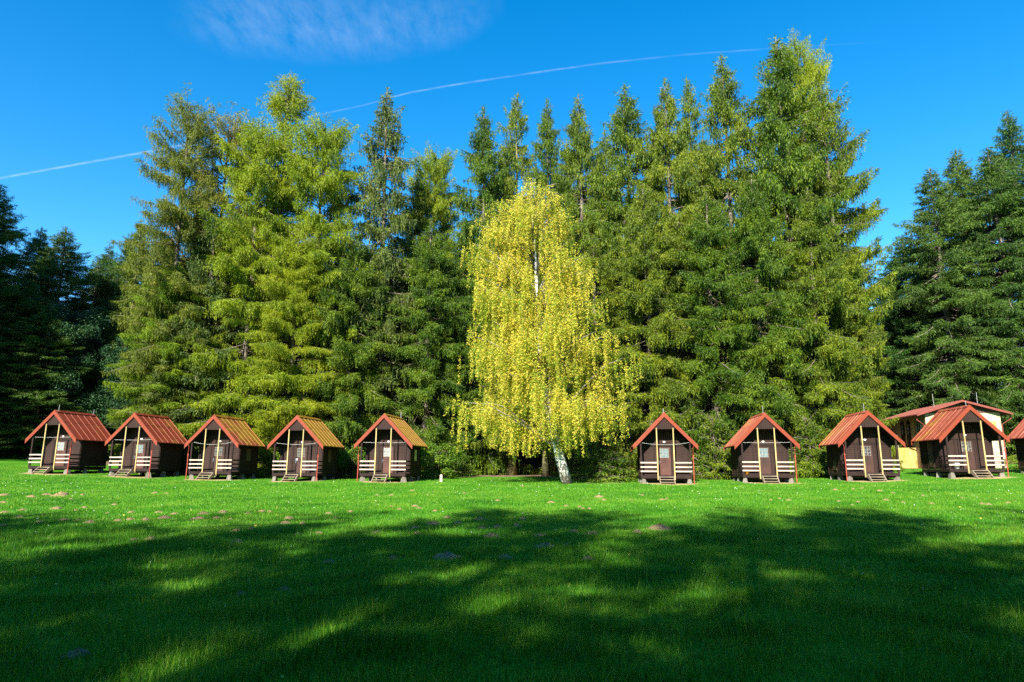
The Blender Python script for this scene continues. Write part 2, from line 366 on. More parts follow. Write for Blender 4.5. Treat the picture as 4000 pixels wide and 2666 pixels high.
def conifer(name, seed, H, Rr, clear, barkm, needle, prof, angs, whorl=0.45, nper=6, gap=0.12, hang=3, ks=1.0,
            lat=1.0, step=0.10, sub=0.2, sag=0.28, up=0.22, tr=0.26, dead=True, sparse=None, wob=0.12, lean_droop=0.55, kw=1.0):
    """returns (trunk mesh, crown mesh) of one conifer with its foot at the origin"""
    rng = np.random.default_rng(seed); tb = MB()
    zz = np.linspace(0, H, 14); wx = np.cumsum(rng.normal(0, wob/4, 14)); wy = np.cumsum(rng.normal(0, wob/4, 14)); wx -= wx[0]; wy -= wy[0]
    rad = tr*(1-zz/H)**0.8+0.015; rad[0] *= 1.5
    tb.tube([(wx[i], wy[i], zz[i]-(0.25 if i == 0 else 0)) for i in range(14)], list(rad), 9)
    VV = []
    z = clear
    while z < H-0.12:
        t = (H-z)/H
        n = nper if t > 0.03 else 4
        for b in range(n):
            if rng.random() < gap or (sparse and sparse[0] < t < sparse[1] and rng.random() < sparse[2]): continue
            az = rng.random()*6.283; l = max(0.18, Rr*np.interp(t, prof[0], prof[1])*(0.5+0.62*rng.random()))
            a0 = R(min(62, np.interp(t, angs[0], angs[1])+rng.normal(0, 17))); zb = min(H-0.1, max(0.15, z+rng.uniform(-1, 1)*whorl*(1 if t > 0.12 else 0.3))); hb = rng.uniform(0.35, 1.6); sb = rng.uniform(0.4, 1.7)
            s = np.linspace(0, 1, 7); sg = sag*np.interp(t, [0, 0.15, 0.4], [0.1, 0.6, 1.0])
            bx, by = np.interp(zb, zz, wx), np.interp(zb, zz, wy)
            azs = az+rng.normal(0, 0.18)*s
            cz = zb+l*(math.tan(a0)*s*(1-0.3*s)-sg*sb*s**2+up*s**3.5)
            C = np.stack([bx+l*s*np.cos(azs), by+l*s*np.sin(azs), cz], -1)
            br = 0.012+0.012*l
            tb.tube([C[0], C[2], C[4], C[6]], [br, br*0.8, br*0.5, 0.006], 3)
            nt_ = max(3, int(l/step)); si = np.sort((0.12 if l < 1.5 else 0.26)+0.8*rng.random(nt_)**0.85); si = np.clip(si, 0, 1)
            pos = np.stack([np.interp(si, s, C[:, k]) for k in range(3)], -1)
            side = np.where(rng.random(nt_) < 0.5, -1.0, 1.0)
            fw = np.array([math.cos(az), math.sin(az), 0.0]); pp = np.array([-math.sin(az), math.cos(az), 0.0])
            ll = lat*(0.10+0.34*min(l, 3.4)*np.clip(1.05-si, 0, 1)**0.7+0.10*(t < 0.2))*(0.5+0.7*rng.random(nt_))
            m = 1+(ll/sub).astype(int); idx = np.repeat(np.arange(nt_), m); q = rng.random(len(idx))*ll[idx]
            ld = pp[None]*side[idx][:, None]*0.85+fw[None]*0.6
            A = pos[idx]+ld*q[:, None]; A[:, 2] -= lean_droop*q**1.3; A += rng.normal(0, 0.05, A.shape)
            na = len(A)
            D = ld+rng.normal(0, 0.35, (na, 3)); D[:, 2] -= 0.25
            VV.append(kites(A, D, ks*(0.20+0.16*rng.random(na)), ks*kw*(0.05+0.03*rng.random(na)), rng))
            hg = hang*np.interp(t, [0, 0.10, 0.3, 1], [0.12, 0.5, 1.0, 1.1])
            hn = rng.poisson(hg*hb*np.interp(si[idx], [0.1, 0.5, 1.0], [0.8, 1.15, 0.45])); hn = np.minimum(hn, int(hang*2.2)+1); ih = np.repeat(np.arange(na), hn)
            if len(ih):
                kk = np.arange(len(ih))-np.repeat(np.cumsum(hn)-hn, hn)
                Pp = A[ih].copy(); Pp[:, 2] -= kk*0.16*ks; Pp += rng.normal(0, 0.025, Pp.shape)
                Dd = rng.normal(0, 0.2, Pp.shape); Dd[:, 2] -= 1.0
                VV.append(kites(Pp, Dd, ks*(0.20+0.12*rng.random(len(ih))), ks*kw*(0.045+0.03*rng.random(len(ih))), rng))
        z += whorl*(0.75+0.5*rng.random())*np.interp(t, [0, 0.12, 0.3, 1], [0.45, 0.65, 0.95, 1.15])
    # leader
    n = 40; P = np.zeros((n, 3)); P[:, 2] = H-0.9*rng.random(n); P[:, 0] += wx[-1]; P[:, 1] += wy[-1]
    D = rng.normal(0, 0.6, (n, 3)); D[:, 2] += 0.9; VV.append(kites(P, D, ks*np.full(n, 0.25), ks*np.full(n, 0.07), rng))
    if dead:
        for i in range(14):
            z = 0.8+rng.random()*max(0.5, clear*1.1); az = rng.random()*6.283; l = 0.5+rng.random()*1.1
            tb.tube([(0, 0, z), (math.cos(az)*l*0.5, math.sin(az)*l*0.5, z-0.05*l), (math.cos(az)*l, math.sin(az)*l, z-0.2*l)], [0.02, 0.014, 0.005], 3)
    return tb.mesh(name+'_trunk', barkm, True), leaf_mesh(name+'_crown', np.concatenate(VV), needle)

SP = ([0, 0.05, 0.1, 0.2, 0.35, 0.6, 0.85, 1], [0.02, 0.14, 0.32, 0.58, 0.84, 0.98, 1.06, 1.12])
SPN = ([0, 0.05, 0.1, 0.2, 0.4, 0.65, 1], [0.02, 0.16, 0.36, 0.64, 0.86, 1.0, 1.06])
SA = ([0, 0.12, 0.35, 0.7, 1], [52, 24, -4, -20, -28])
LP = ([0, 0.04, 0.15, 0.35, 0.7, 1], [0.12, 0.34, 0.64, 0.88, 1.0, 0.9])
LA = ([0, 0.12, 0.35, 0.7, 1], [60, 38, 18, 2, -8])
P = {}   # prototypes: height, base radius, meshes
def proto(key, *a, **k): P[key] = (a[1], a[2], conifer(key, *a, **k))
proto('spruce_a', 11, 30, 3.6, 1.0, M['bark'], M['needle'], SP, SA, hang=4.2, whorl=0.58, nper=7, step=0.055, sub=0.14, lat=0.88, ks=0.82, gap=0.1)
proto('spruce_b', 12, 30, 3.4, 0.9, M['bark'], M['needle'], SPN, SA, hang=4.6, whorl=0.58, nper=7, step=0.055, sub=0.14, lat=0.88, ks=0.82, sparse=(0.12, 0.34, 0.16))
proto('spruce_c', 13, 30, 3.8, 1.0, M['bark'], M['needle'], SP, SA, hang=5.2, whorl=0.64, nper=7, step=0.055, sub=0.14, lat=0.9, ks=0.82)
proto('spruce_tall_clear', 14, 30, 3.4, 5.2, M['bark_moss'], M['needle'], SPN, SA, hang=3.8, whorl=0.5, nper=6, step=0.06, sub=0.15, lat=0.88, ks=0.85, sparse=(0.1, 0.34, 0.2))
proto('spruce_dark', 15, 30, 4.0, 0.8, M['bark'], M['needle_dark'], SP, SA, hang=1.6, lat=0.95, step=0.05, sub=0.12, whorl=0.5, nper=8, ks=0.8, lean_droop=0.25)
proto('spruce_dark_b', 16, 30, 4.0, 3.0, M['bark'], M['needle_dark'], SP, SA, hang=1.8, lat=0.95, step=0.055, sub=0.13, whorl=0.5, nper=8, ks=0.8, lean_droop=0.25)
proto('spruce_grey', 17, 22, 3.0, 0.6, M['bark'], M['needle_grey'], SP, SA, hang=3, whorl=0.5, nper=7, lat=0.85, step=0.06, sub=0.14, ks=0.82)
proto('larch_a', 21, 28, 4.2, 1.6, M['bark'], M['larch'], LP, LA, whorl=0.55, nper=6, gap=0.12, hang=4.2, ks=0.72, step=0.045, sub=0.11, kw=0.85, lat=1.15, sag=0.35, up=0.18, tr=0.24)
proto('larch_b', 22, 28, 4.2, 2.0, M['bark'], M['larch_olive'], LP, LA, whorl=0.6, nper=6, gap=0.18, hang=3.4, ks=0.72, step=0.05, sub=0.12, kw=0.85, sag=0.34, up=0.2, tr=0.24, lat=0.9)
proto('larch_top', 23, 30, 2.4, 4.0, M['bark'], M['larch'], ([0, 0.03, 0.06, 0.11, 0.15, 0.18, 0.25, 0.4, 1], [0.04, 0.25, 0.55, 0.62, 0.35, 0.14, 0.4, 0.9, 1]), LA, whorl=0.5, nper=6, gap=0.15, hang=3.0, ks=0.72, kw=0.85, step=0.05, sub=0.12, sag=0.35, tr=0.2)
proto('spruce_reach', 18, 30, 3.8, 1.6, M['bark'], M['needle'], ([0, 0.05, 0.1, 0.2, 0.35, 0.55, 0.8, 1], [0.03, 0.2, 0.42, 0.72, 1.0, 1.05, 0.75, 0.62]), ([0, 0.12, 0.35, 0.7, 1], [52, 34, 16, -4, -20]), hang=2.6, whorl=0.75, nper=6, step=0.055, sub=0.14, lat=0.95, ks=0.85, up=0.35)
proto('larch_thin', 24, 28, 3.4, 3.0, M['bark'], M['larch_olive'], LP, LA, whorl=0.75, nper=6, gap=0.42, hang=1.3, ks=0.85, sag=0.34)
proto('young_spruce', 31, 4.2, 1.9, 0.15, M['bark'], M['needle'], ([0, 0.2, 0.6, 1], [0.1, 0.5, 0.95, 1]), ([0, 0.3, 1], [50, 15, -5]), whorl=0.22, nper=7, gap=0.1, hang=0.9, ks=0.8, tr=0.07, step=0.08, dead=False)

def tree(key, name, x, y, H, rad=None, label='', group=None, rz=None, cat='tree', lean=(0, 0)):
    h0, r0, (tm, cm) = P[key]
    o = empty(name, (x, y, gz(x, y)-0.03), (lean[0], lean[1], random.random()*6.28 if rz is None else rz))
    sz = H/h0; sxy = (1.12*rad/r0) if rad else sz
    o.scale = (sxy, sxy, sz)
    link('trunk', tm, o); link('crown', cm, o)
    return tag(o, label, cat, group)
def tree_px(key, name, tx, ty, Y, rad, label, **k):
    """tx, ty: position of the tree top in the 2353-px preview; Y: depth of the trunk"""
    p = at(tx*1.7, ty*1.7, Y); return tree(key, name, p.x, Y, p.z-gz(p.x, Y), rad, label, **k)

TREES = [
 # larches and companions at the left of the wood
 ('larch_b', 'larch_tree', 432, 243, 50.0, 4.0, 'olive brown larch with loose crown, leftmost of the sunlit trees'),
 ('larch_b', 'larch_tree', 525, 276, 53.0, 4.6, 'olive larch with rounded top just right of the outermost larch'),
 ('larch_a', 'larch_tree', 598, 300, 51.0, 4.6, 'bright yellow-green larch behind the gap of third and fourth hut'),
 ('larch_top', 'larch_tree', 666, 172, 53.0, 3.0, 'tall larch with bare neck and tufted top above its neighbours'),
 ('larch_a', 'larch_tree', 745, 293, 51.5, 4.6, 'yellow-green larch right beside the dark spruce with pale trunk'),
 ('larch_a', 'larch_tree', 690, 560, 49.3, 3.6, 'lower bright larch directly behind the fourth hut'),
 ('larch_a', 'larch_tree', 402, 620, 49.6, 3.3, 'low spreading larch branches behind the second hut'),
 ('larch_a', 'larch_tree', 1000, 357, 60.0, 3.6, 'pale larch top peeping out right of the dark spruce'),
 ('spruce_grey', 'spruce_tree', 505, 480, 50.3, 3.4, 'grey-green spruce between the olive and bright larches'),
 ('spruce_grey', 'spruce_tree', 405, 640, 49.5, 2.9, 'shorter grey-green spruce behind the third hut'),
 ('spruce_grey', 'spruce_tree', 898, 203, 52.5, 3.5, 'dark pointed spruce with pale trunk standing above the fifth hut'),
 ('spruce_c', 'spruce_tree', 820, 520, 50.0, 3.4, 'drooping spruce between fourth and fifth huts'),
 ('spruce_a', 'spruce_tree', 990, 500, 51.5, 3.4, 'full spruce just right of the fifth hut roof'),
 # the long wall of spruces
 ('spruce_b', 'spruce_tree', 1110, 246, 55.0, 3.3, 'spruce with visible pale trunk left above the yellow birch'),
 ('spruce_tall_clear', 'spruce_tree', 1188, 213, 57.0, 2.9, 'thin topped spruce with cones directly above the birch tip'),
 ('spruce_b', 'spruce_tree', 1258, 226, 58.0, 2.6, 'narrow spruce just right above the birch tip'),
 ('spruce_a', 'spruce_tree', 1333, 216, 56.0, 3.4, 'second spruce to the right of the birch tip'),
 ('spruce_b', 'spruce_tree', 1435, 196, 52.0, 3.9, 'broad topped spruce third to the right of the birch tip'),
 ('spruce_c', 'spruce_tree', 1525, 183, 51.0, 3.5, 'spruce above the sixth hut, left of a thin twin top'),
 ('spruce_tall_clear', 'spruce_tree', 1578, 177, 56.0, 2.6, 'thin spire spruce with bare pale trunk right above the sixth hut'),
 ('spruce_b', 'spruce_tree', 1657, 127, 51.0, 3.6, 'slender tall spruce left of the very highest tree'),
 ('spruce_a', 'spruce_tree', 1775, 86, 50.0, 4.7, 'highest spruce of the wood with massive full crown'),
 ('larch_a', 'larch_tree', 1830, 103, 53.5, 3.4, 'feathery larch top leaning against the highest spruce'),
 ('spruce_reach', 'spruce_tree', 1890, 192, 49.5, 3.7, 'big spruce with long branches reaching right into open sky'),
 ('spruce_b', 'spruce_tree', 1365, 560, 48.5, 3.5, 'hanging branched spruce right behind the birch crown'),
 ('spruce_c', 'spruce_tree', 1480, 420, 47.8, 3.6, 'weeping spruce left behind the sixth hut'),
 ('spruce_a', 'spruce_tree', 1620, 440, 47.0, 3.6, 'low skirted spruce between the sixth and seventh huts'),
 ('spruce_c', 'spruce_tree', 1720, 400, 47.5, 3.8, 'weeping spruce directly behind the seventh hut'),
 ('spruce_a', 'spruce_tree', 1850, 430, 46.8, 3.2, 'low skirted spruce between seventh and eighth huts'),
 ('spruce_b', 'spruce_tree', 1945, 560, 48.5, 2.0, 'shorter spruce at the right end of the sunlit wall of trees'),
 ('spruce_tall_clear', 'spruce_tree', 1065, 520, 54.0, 3.0, 'spruce with bare mossy trunk foot left behind the birch'),
 ('spruce_tall_clear', 'spruce_tree', 1122, 500, 54.5, 3.1, 'spruce with bare mossy trunk second left of the birch foot'),
 ('spruce_tall_clear', 'spruce_tree', 1176, 520, 53.5, 3.2, 'spruce with thick mossy trunk nearest left of the birch foot'),
 ('spruce_tall_clear', 'spruce_tree', 1250, 540, 53.0, 2.9, 'spruce with low side twigs right behind the birch foot'),
 ('spruce_a', 'spruce_tree', 1150, 330, 60.0, 3.2, 'half hidden spruce between the two pale trunked tops left above the birch'),
 ('spruce_a', 'spruce_tree', 1298, 320, 61.0, 3.2, 'half hidden lower spruce right above the birch tip'),
 ('spruce_c', 'spruce_tree', 1385, 300, 59.0, 3.3, 'half hidden lower spruce beside the broad topped one'),
 ('spruce_a', 'spruce_tree', 1615, 310, 59.0, 3.2, 'half hidden lower spruce left of the slender tall one'),
 ('spruce_a', 'spruce_tree', 955, 400, 57.0, 3.4, 'lower spruce right behind the dark pointed spruce'),
 # darker trees behind the cream house at the right
 ('spruce_dark', 'spruce_tree', 2135, 388, 67.0, 5.0, 'dark green spruce leftmost of those behind the cream house'),
 ('spruce_dark', 'spruce_tree', 2196, 345, 70.0, 4.8, 'dark green spruce above the cream house roof'),
 ('spruce_dark', 'spruce_tree', 2272, 338, 66.0, 5.0, 'dark green spruce with double tip behind the house ridge'),
 ('spruce_dark', 'spruce_tree', 2310, 255, 70.0, 4.6, 'tallest dark spruce near the right picture edge'),
 ('spruce_dark', 'spruce_tree', 2395, 250, 64.0, 5.2, 'dark spruce cut by the right picture edge'),
 ('spruce_dark', 'spruce_tree', 2075, 540, 73.0, 4.8, 'low dark spruce left of the cream house'),
 # shaded trees at the far left
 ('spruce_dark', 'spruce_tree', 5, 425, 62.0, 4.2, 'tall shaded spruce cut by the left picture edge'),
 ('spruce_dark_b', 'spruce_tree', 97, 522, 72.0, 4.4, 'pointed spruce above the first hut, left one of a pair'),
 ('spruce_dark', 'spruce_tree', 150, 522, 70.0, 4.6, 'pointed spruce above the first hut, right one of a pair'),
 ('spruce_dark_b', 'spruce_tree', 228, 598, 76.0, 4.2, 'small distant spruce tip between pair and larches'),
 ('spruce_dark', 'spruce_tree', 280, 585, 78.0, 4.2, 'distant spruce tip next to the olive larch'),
]
for t in TREES:
    tree_px(t[0], t[1], t[2], t[3], t[4], t[5], t[6], group='larches at the wood edge' if t[1] == 'larch_tree' else 'spruces at the wood edge')

# deeper rows, mostly hidden behind the front row
rng = random.Random(5)
for row, (Y, hh) in enumerate([(61, 24), (67, 25), (75, 26.5), (86, 28), (100, 30)]):
    x = -0.62*Y
    while x < 0.72*Y:
        xx = x+rng.uniform(-1, 1); yy = Y+rng.uniform(-2, 2)
        if not (-24 < xx*61/Y < -17 and row < 3) and not (xx > 22 and yy < 72) and not (xx < -36 and yy < 66):
            key = 'spruce_tall_clear' if row < 2 else ('spruce_dark_b' if row < 4 else 'spruce_dark')
            tree(key, 'spruce_tree', xx, yy, hh*rng.uniform(0.88, 1.06), rng.uniform(2.6, 3.4)*(1 if row < 3 else 1.3), 'spruce deep inside the wood, mostly hidden by the front trees', group='spruces deep inside the wood')
        x += rng.uniform(4.2, 5.8)*(1 if row < 3 else 1.15)

# trees behind the viewpoint and beside the meadow; their shadows fall on the grass and on the far left trees
sh = [(-33, -9, 20.5), (-28, -11, 22), (-23.5, -8, 20.5), (-19, -11, 23.5), (-15.2, -8.5, 21.5), (-11, -10, 23), (-7, -8.5, 22.2), (-3.2, -10, 23.5), (0.8, -8, 22.0), (5, -10, 23.5), (9.5, -8.5, 22.3), (14, -10, 22.5),
      (-30, -17, 26), (-24, -17, 26), (-17, -18, 27), (-10.5, -17, 27.5), (-3.5, -17, 28), (-7.2, -20, 28.5), (7, -18, 28), (13, -16, 26), (20, -14, 25), (26, -4, 24), (31, 4, 24), (35, 12, 24)]
for i, (x, y, h) in enumerate(sh):
    key = ['larch_thin', 'larch_thin', 'larch_b'][i % 3] if i < 12 else ['spruce_tall_clear', 'larch_b'][i % 2]
    tree(key, 'spruce_tree' if key == 'spruce_tall_clear' else 'larch_tree', x, y, h, 3.3, 'tree outside the picture whose shadow falls on the near grass', group='trees outside the picture shading the grass')
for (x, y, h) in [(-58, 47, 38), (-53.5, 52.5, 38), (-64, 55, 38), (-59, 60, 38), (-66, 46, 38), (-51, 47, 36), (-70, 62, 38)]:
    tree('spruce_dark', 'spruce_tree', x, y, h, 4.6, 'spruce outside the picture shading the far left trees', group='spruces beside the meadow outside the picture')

# ------------------------------------------------------------------ birch
def birch():
    rng = np.random.default_rng(77); Y = 38.6
    base = at(1305*1.7, 1108*1.7, Y); x0 = base.x; z0 = gz(base.x, Y)
    path = []
    for (px, py, dy) in [(1305, 1108, 0), (1283, 1040, 0), (1262, 960, 0.1), (1247, 870, 0.2), (1240, 780, 0.3), (1234, 680, 0.3), (1231, 600, 0.3), (1226, 520, 0.3), (1222, 468, 0.2), (1219, 418, 0.2)]:
        p = at(px*1.7, py*1.7, Y); path.append(Vector((p.x-x0, dy, p.z-z0)))
    path[0].z = -0.15
    rad = [0.36, 0.26, 0.21, 0.175, 0.145, 0.11, 0.085, 0.055, 0.03, 0.008]
    o = empty('birch_tree', (x0, Y, z0)); tag(o, 'yellow leaved weeping birch with leaning white trunk, left of the sixth hut', 'tree')
    tb = MB(); tb.tube(path, rad, 12)
    tz = np.array([p.z for p in path]); txs = np.array([p.x for p in path]); tys = np.array([p.y for p in path]); H = tz[-1]
    # crown outline: height fraction -> left / right half width (m) from the trunk
    def half(px): return px*1.7/F*Y
    hf = np.array([at(0, y*1.7, Y).z-z0 for y in (1010, 950, 880, 800, 720, 640, 560, 500, 440, 390)])
    lw = np.array([half(v) for v in (150, 190, 198, 185, 176, 170, 150, 118, 52, 10)])
    rw = np.array([half(v) for v in (105, 155, 190, 186, 152, 148, 138, 110, 72, 12)])
    VV = []; cl = []
    nb = 178
    for i in range(nb):
        zt = np.interp(rng.random()**0.95, [0, 1], [hf[0]+1.3, H-0.3]) if i < nb-28 else H-3.2+3.9*rng.random(); az = rng.random()*6.283
        wx = np.interp(zt, hf, rw if math.cos(az) > 0 else lw); wy = 0.85*np.interp(zt, hf, (rw+lw)/2)
        rmax = 1/math.sqrt((math.cos(az)/wx)**2+(math.sin(az)/wy)**2)*(0.62+0.42*rng.random())
        zs = max(1.8, zt-rmax*0.75-0.3); b0 = np.array([np.interp(zs, tz, txs), np.interp(zs, tz, tys), zs])
        tip = np.array([np.interp(zt, tz, txs)+math.cos(az)*rmax, np.interp(zt, tz, tys)+math.sin(az)*rmax, zt])
        mid = (b0+tip)/2+np.array([0, 0, 0.12*rmax])
        C = np.array([b0, (b0+mid)/2+np.array([0, 0, 0.03*rmax]), mid, (mid+tip)/2+np.array([0, 0, 0.06*rmax]), tip]); s = np.linspace(0, 1, 5)
        r0 = 0.012+0.010*rmax
        tb.tube(C, [r0, r0*0.8, r0*0.6, r0*0.4, 0.006], 5, 1)
        ns = int(11+7.5*rmax)
        for j in range(ns):
            q = 0.16+0.86*rng.random()**0.75; a = np.array([np.interp(q, s, C[:, k]) for k in range(3)]); a += rng.normal(0, 0.22+0.10*rmax*q*0.6, 3)*np.array([1, 1, 0.5])
            ln = min(a[2]-1.5-2.6*rng.random()**2-1.1*max(0.0, math.sin(3*az+1.0)), (0.5+1.7*rng.random())*np.interp(a[2]/H, [0, 0.6, 1], [1.25, 1.0, 0.45]))
            if ln < 0.25 or (a[1] < 0.2 and abs(a[0]-np.interp(a[2]-ln*0.5, tz, txs)-0.05) < 0.42 and rng.random() < 0.5): continue
            dens = np.interp(a[2]/H, [0, 0.85, 1], [52, 52, 24]); n = int(ln*dens)
            tt = rng.random(n); Pp = np.stack([a[0]+rng.normal(0, 0.05, n)+0.1*tt*math.cos(az), a[1]+rng.normal(0, 0.05, n)+0.1*tt*math.sin(az), a[2]-tt*ln], -1)
            D = rng.normal(0, 0.7, (n, 3)); D[:, 2] -= 0.7
            VV.append(kites(Pp, D, 0.06+0.04*rng.random(n), 0.05+0.025*rng.random(n), rng))
    tb.build('trunk', [M['birch_bark'], M['birch_limb']], o, True)
    link('crown', leaf_mesh('birch_crown', np.concatenate(VV), M['birch_leaf']), o)
birch()

# ------------------------------------------------------------------ broadleaf trees and shrubs
def broad(name, seed, H, Rr, n, mt, bark, ksz, low=0.12, clumps=70):
    rng = np.random.default_rng(seed); tb = MB(); tb.tube([(0, 0, -0.2), (0.1, 0, H*0.3), (0, 0.1, H*0.75)], [0.025*H*0.5, 0.018*H*0.5, 0.006*H*0.5], 7)
    VV = []
    for i in range(clumps):
        az = rng.random()*6.283; v = low+(1-low)*rng.random(); r = Rr*math.sqrt(max(0.02, 1-((v-0.42)/0.6)**2))*(0.45+0.6*rng.random()**0.6)
        c = np.array([math.cos(az)*r, math.sin(az)*r, v*H*0.95]); cr = Rr*(0.16+0.14*rng.random())
        tb.tube([(0, 0, max(0.05, v*H*0.6)), tuple(c*np.array([0.5, 0.5, 0.85])), tuple(c)], [0.004*H, 0.003*H, 0.001*H], 3)
        m = int(n/clumps); d = unit(rng.normal(0, 1, (m, 3)))*(rng.random(m)**0.4)[:, None]*cr*np.array([1, 1, 0.7])
        D = rng.normal(0, 1, (m, 3)); D[:, 2] -= 0.4
        VV.append(kites(c+d, D, ksz*(0.7+0.6*rng.random(m)), ksz*(0.5+0.3*rng.random(m)), rng))
    P[name] = (H, Rr, (tb.mesh(name+'_trunk', bark, True), leaf_mesh(name+'_crown', np.concatenate(VV), mt)))
broad('broadleaf', 41, 16, 5.5, 90000, M['broad_leaf'], M['bark_moss'], 0.17, 0.10, 110)
broad('shrub', 42, 2.4, 1.3, 5200, M['shrub'], M['bark'], 0.11, 0.05, 46)
broad('weed', 43, 0.5, 0.35, 420, M['shrub'], M['bark'], 0.09, 0.1, 14)
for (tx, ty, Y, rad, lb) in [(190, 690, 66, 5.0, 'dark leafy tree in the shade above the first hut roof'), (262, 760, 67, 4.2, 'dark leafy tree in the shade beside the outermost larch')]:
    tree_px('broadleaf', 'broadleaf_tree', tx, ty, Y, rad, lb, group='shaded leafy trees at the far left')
for (tx, ty, Y, rad, lb) in [(62, 640, 63, 4.6, 'lower shaded spruce left above the first hut'), (118, 700, 62, 4.2, 'lowest shaded spruce behind the first hut'), (-40, 560, 60, 5.0, 'shaded spruce mostly cut off by the left picture edge')]:
    tree_px('spruce_dark', 'spruce_tree', tx, ty, Y, rad, lb, group='spruces at the wood edge')
def at_ground(px, py, x=None):
    """ground point under a photo position (4000 px)"""
    lo, hi = 3.0, 120.0
    for _ in range(40):
        mid = (lo+hi)/2; p = at(px, py, mid)
        if p.z > gz(p.x, p.y): lo = mid
        else: hi = mid
    return at(px, py, (lo+hi)/2)
for (px, py, H, rad, lb) in [(2352, 1884, 2.9, 1.9, 'young bushy spruce right of the birch foot'), (2300, 1868, 3.6, 1.7, 'young spruce behind the bushy one near the birch'), (2420, 1878, 1.9, 1.5, 'low young spruce sprawling left of the sixth hut')]:
    p = at_ground(px, py); tree('young_spruce', 'young_spruce', p.x, p.y+0.7, H, rad, lb, group='young spruces by the birch')
for (px, Y, H, rad, lb) in [(2790, 44.6, 4.2, 1.7, 'young spruce filling the gap right of the sixth hut'), (3165, 44.8, 4.0, 1.6, 'young spruce filling the gap right of the seventh hut'), (2690, 45.5, 5.2, 2.0, 'young spruce behind the sixth hut roof')]:
    p = at(px, 1700, Y); tree('young_spruce', 'young_spruce', p.x, Y, H, rad, lb, group='young spruces between the right huts')
for (px, Y, H, rad, lb) in [(1700, 46.5, 2.6, 1.7, 'leafy shrub just right of the fifth hut'), (1360, 47.5, 2.6, 1.4, 'leafy shrub in the gap between fourth and fifth huts'), (1080, 48.5, 2.6, 1.4, 'leafy shrub in the gap between third and fourth huts'), (735, 49.5, 2.4, 1.3, 'leafy shrub in the gap between second and third huts'),
                            (3990, 46.0, 1.0, 1.2, 'low green shrub right of the ninth hut')]:
    p = at(px, 1700, Y); tree('shrub', 'shrub', p.x, Y, H, rad, lb, cat='shrub', group='shrubs between the huts')
for (px, py, H, lb) in [(308, 1848, 0.55, 'tuft of dark weeds at the right front corner of the first hut'), (785, 1866, 0.3, 'small yellow-green weed beside the steps of the third hut'), (1545, 1876, 0.25, 'small weed right of the steps of the fifth hut')]:
    p = at_ground(px, py); tree('weed', 'weed', p.x, p.y, H, H*0.8, lb, cat='plant', group='weeds by the huts')

# ------------------------------------------------------------------ huts
SL = 1.89/1.83   # roof slope
AZ = 4.06        # apex height
def roof_z(x): return AZ-SL*abs(x)
_mesh = {}
def cached(key, fn):
    if key not in _mesh: _mesh[key] = fn()
    return _mesh[key]
def siding_front():
    m = MB(); z = 0.46; y = 0.90
    while z < 2.18:
        z1 = min(z+0.125, 2.2)
        m.add([(-1.42, y-0.014, z), (1.42, y-0.014, z), (1.42, y, z1), (-1.42, y, z1)], [(0, 1, 2, 3)])
        m.add([(-1.42, y-0.014, z), (-1.42, y+0.0, z), (1.42, y+0.0, z), (1.42, y-0.014, z)], [(0, 1, 2, 3)]); z = z1
    x = -1.42
    while x < 1.41:
        x1 = x+0.1183; a, b = x+0.004, x1-0.004
        m.add([(a, y-0.02, 2.2), (b, y-0.02, 2.2), (b, y-0.02, roof_z(b)-0.2), (a, y-0.02, roof_z(a)-0.2)], [(0, 1, 2, 3)], 1)
        x = x1
    m.add([(-1.42, y+0.02, 0.46), (1.42, y+0.02, 0.46), (1.42, y+0.02, 2.4), (0, y+0.02, 3.86), (-1.42, y+0.02, 2.4)], [(0, 1, 2, 3, 4)], 1)
    return m.mesh('front_wall', [M['siding'], M['siding_v']])
def siding_side(sx):
    m = MB(); x = 1.42*sx; z = 0.46
    while z < 2.40:
        z1 = min(z+0.125, 2.42)
        m.add([(x+0.014*sx, 0.92, z), (x+0.014*sx, 3.3, z), (x, 3.3, z1), (x, 0.92, z1)], [(0, 1, 2, 3)]); z = z1
    m.box(min(x, x-0.02*sx), max(x, x-0.02*sx), 0.93, 3.3, 0.46, 2.42)
    for yy in (0.9, 1.66, 2.46, 3.22): m.box(min(x, x+0.03*sx), max(x, x+0.03*sx), yy, yy+0.09, 0.44, 2.44)
    return m.mesh('side_wall', M['siding'])
def back_wall():
    m = MB(); m.prism([(-1.40, 0.46), (1.40, 0.46), (1.40, 2.42), (0, 3.86), (-1.40, 2.42)], 'y', 3.27, 3.31); return m.mesh('back_wall', M['siding_v'])
def trim():
    m = MB(); y = 0.875
    for xx in (-0.64, 0.54): m.box(xx, xx+0.10, y-0.02, y+0.005, 0.46, 2.17)
    for xx in (-1.42, 1.33): m.box(xx, xx+0.09, y-0.02, y+0.005, 0.46, 2.17)
    m.box(-1.42, 1.42, y-0.022, y+0.005, 2.172, 2.25); return m.mesh('trim', M['dark_wood'])
def floor():
    m = MB(); m.box(-1.44, 1.44, 0.0, 3.33, 0.30, 0.45)
    for k in range(8): m.box(-1.43, 1.43, 0.01+k*0.112, 0.11+k*0.112, 0.451, 0.47)
    for yy in (0.15, 1.6, 3.0): m.box(-1.3, 1.3, yy, yy+0.12, 0.2, 0.299)
    return m.mesh('floor', M['dark_wood'])
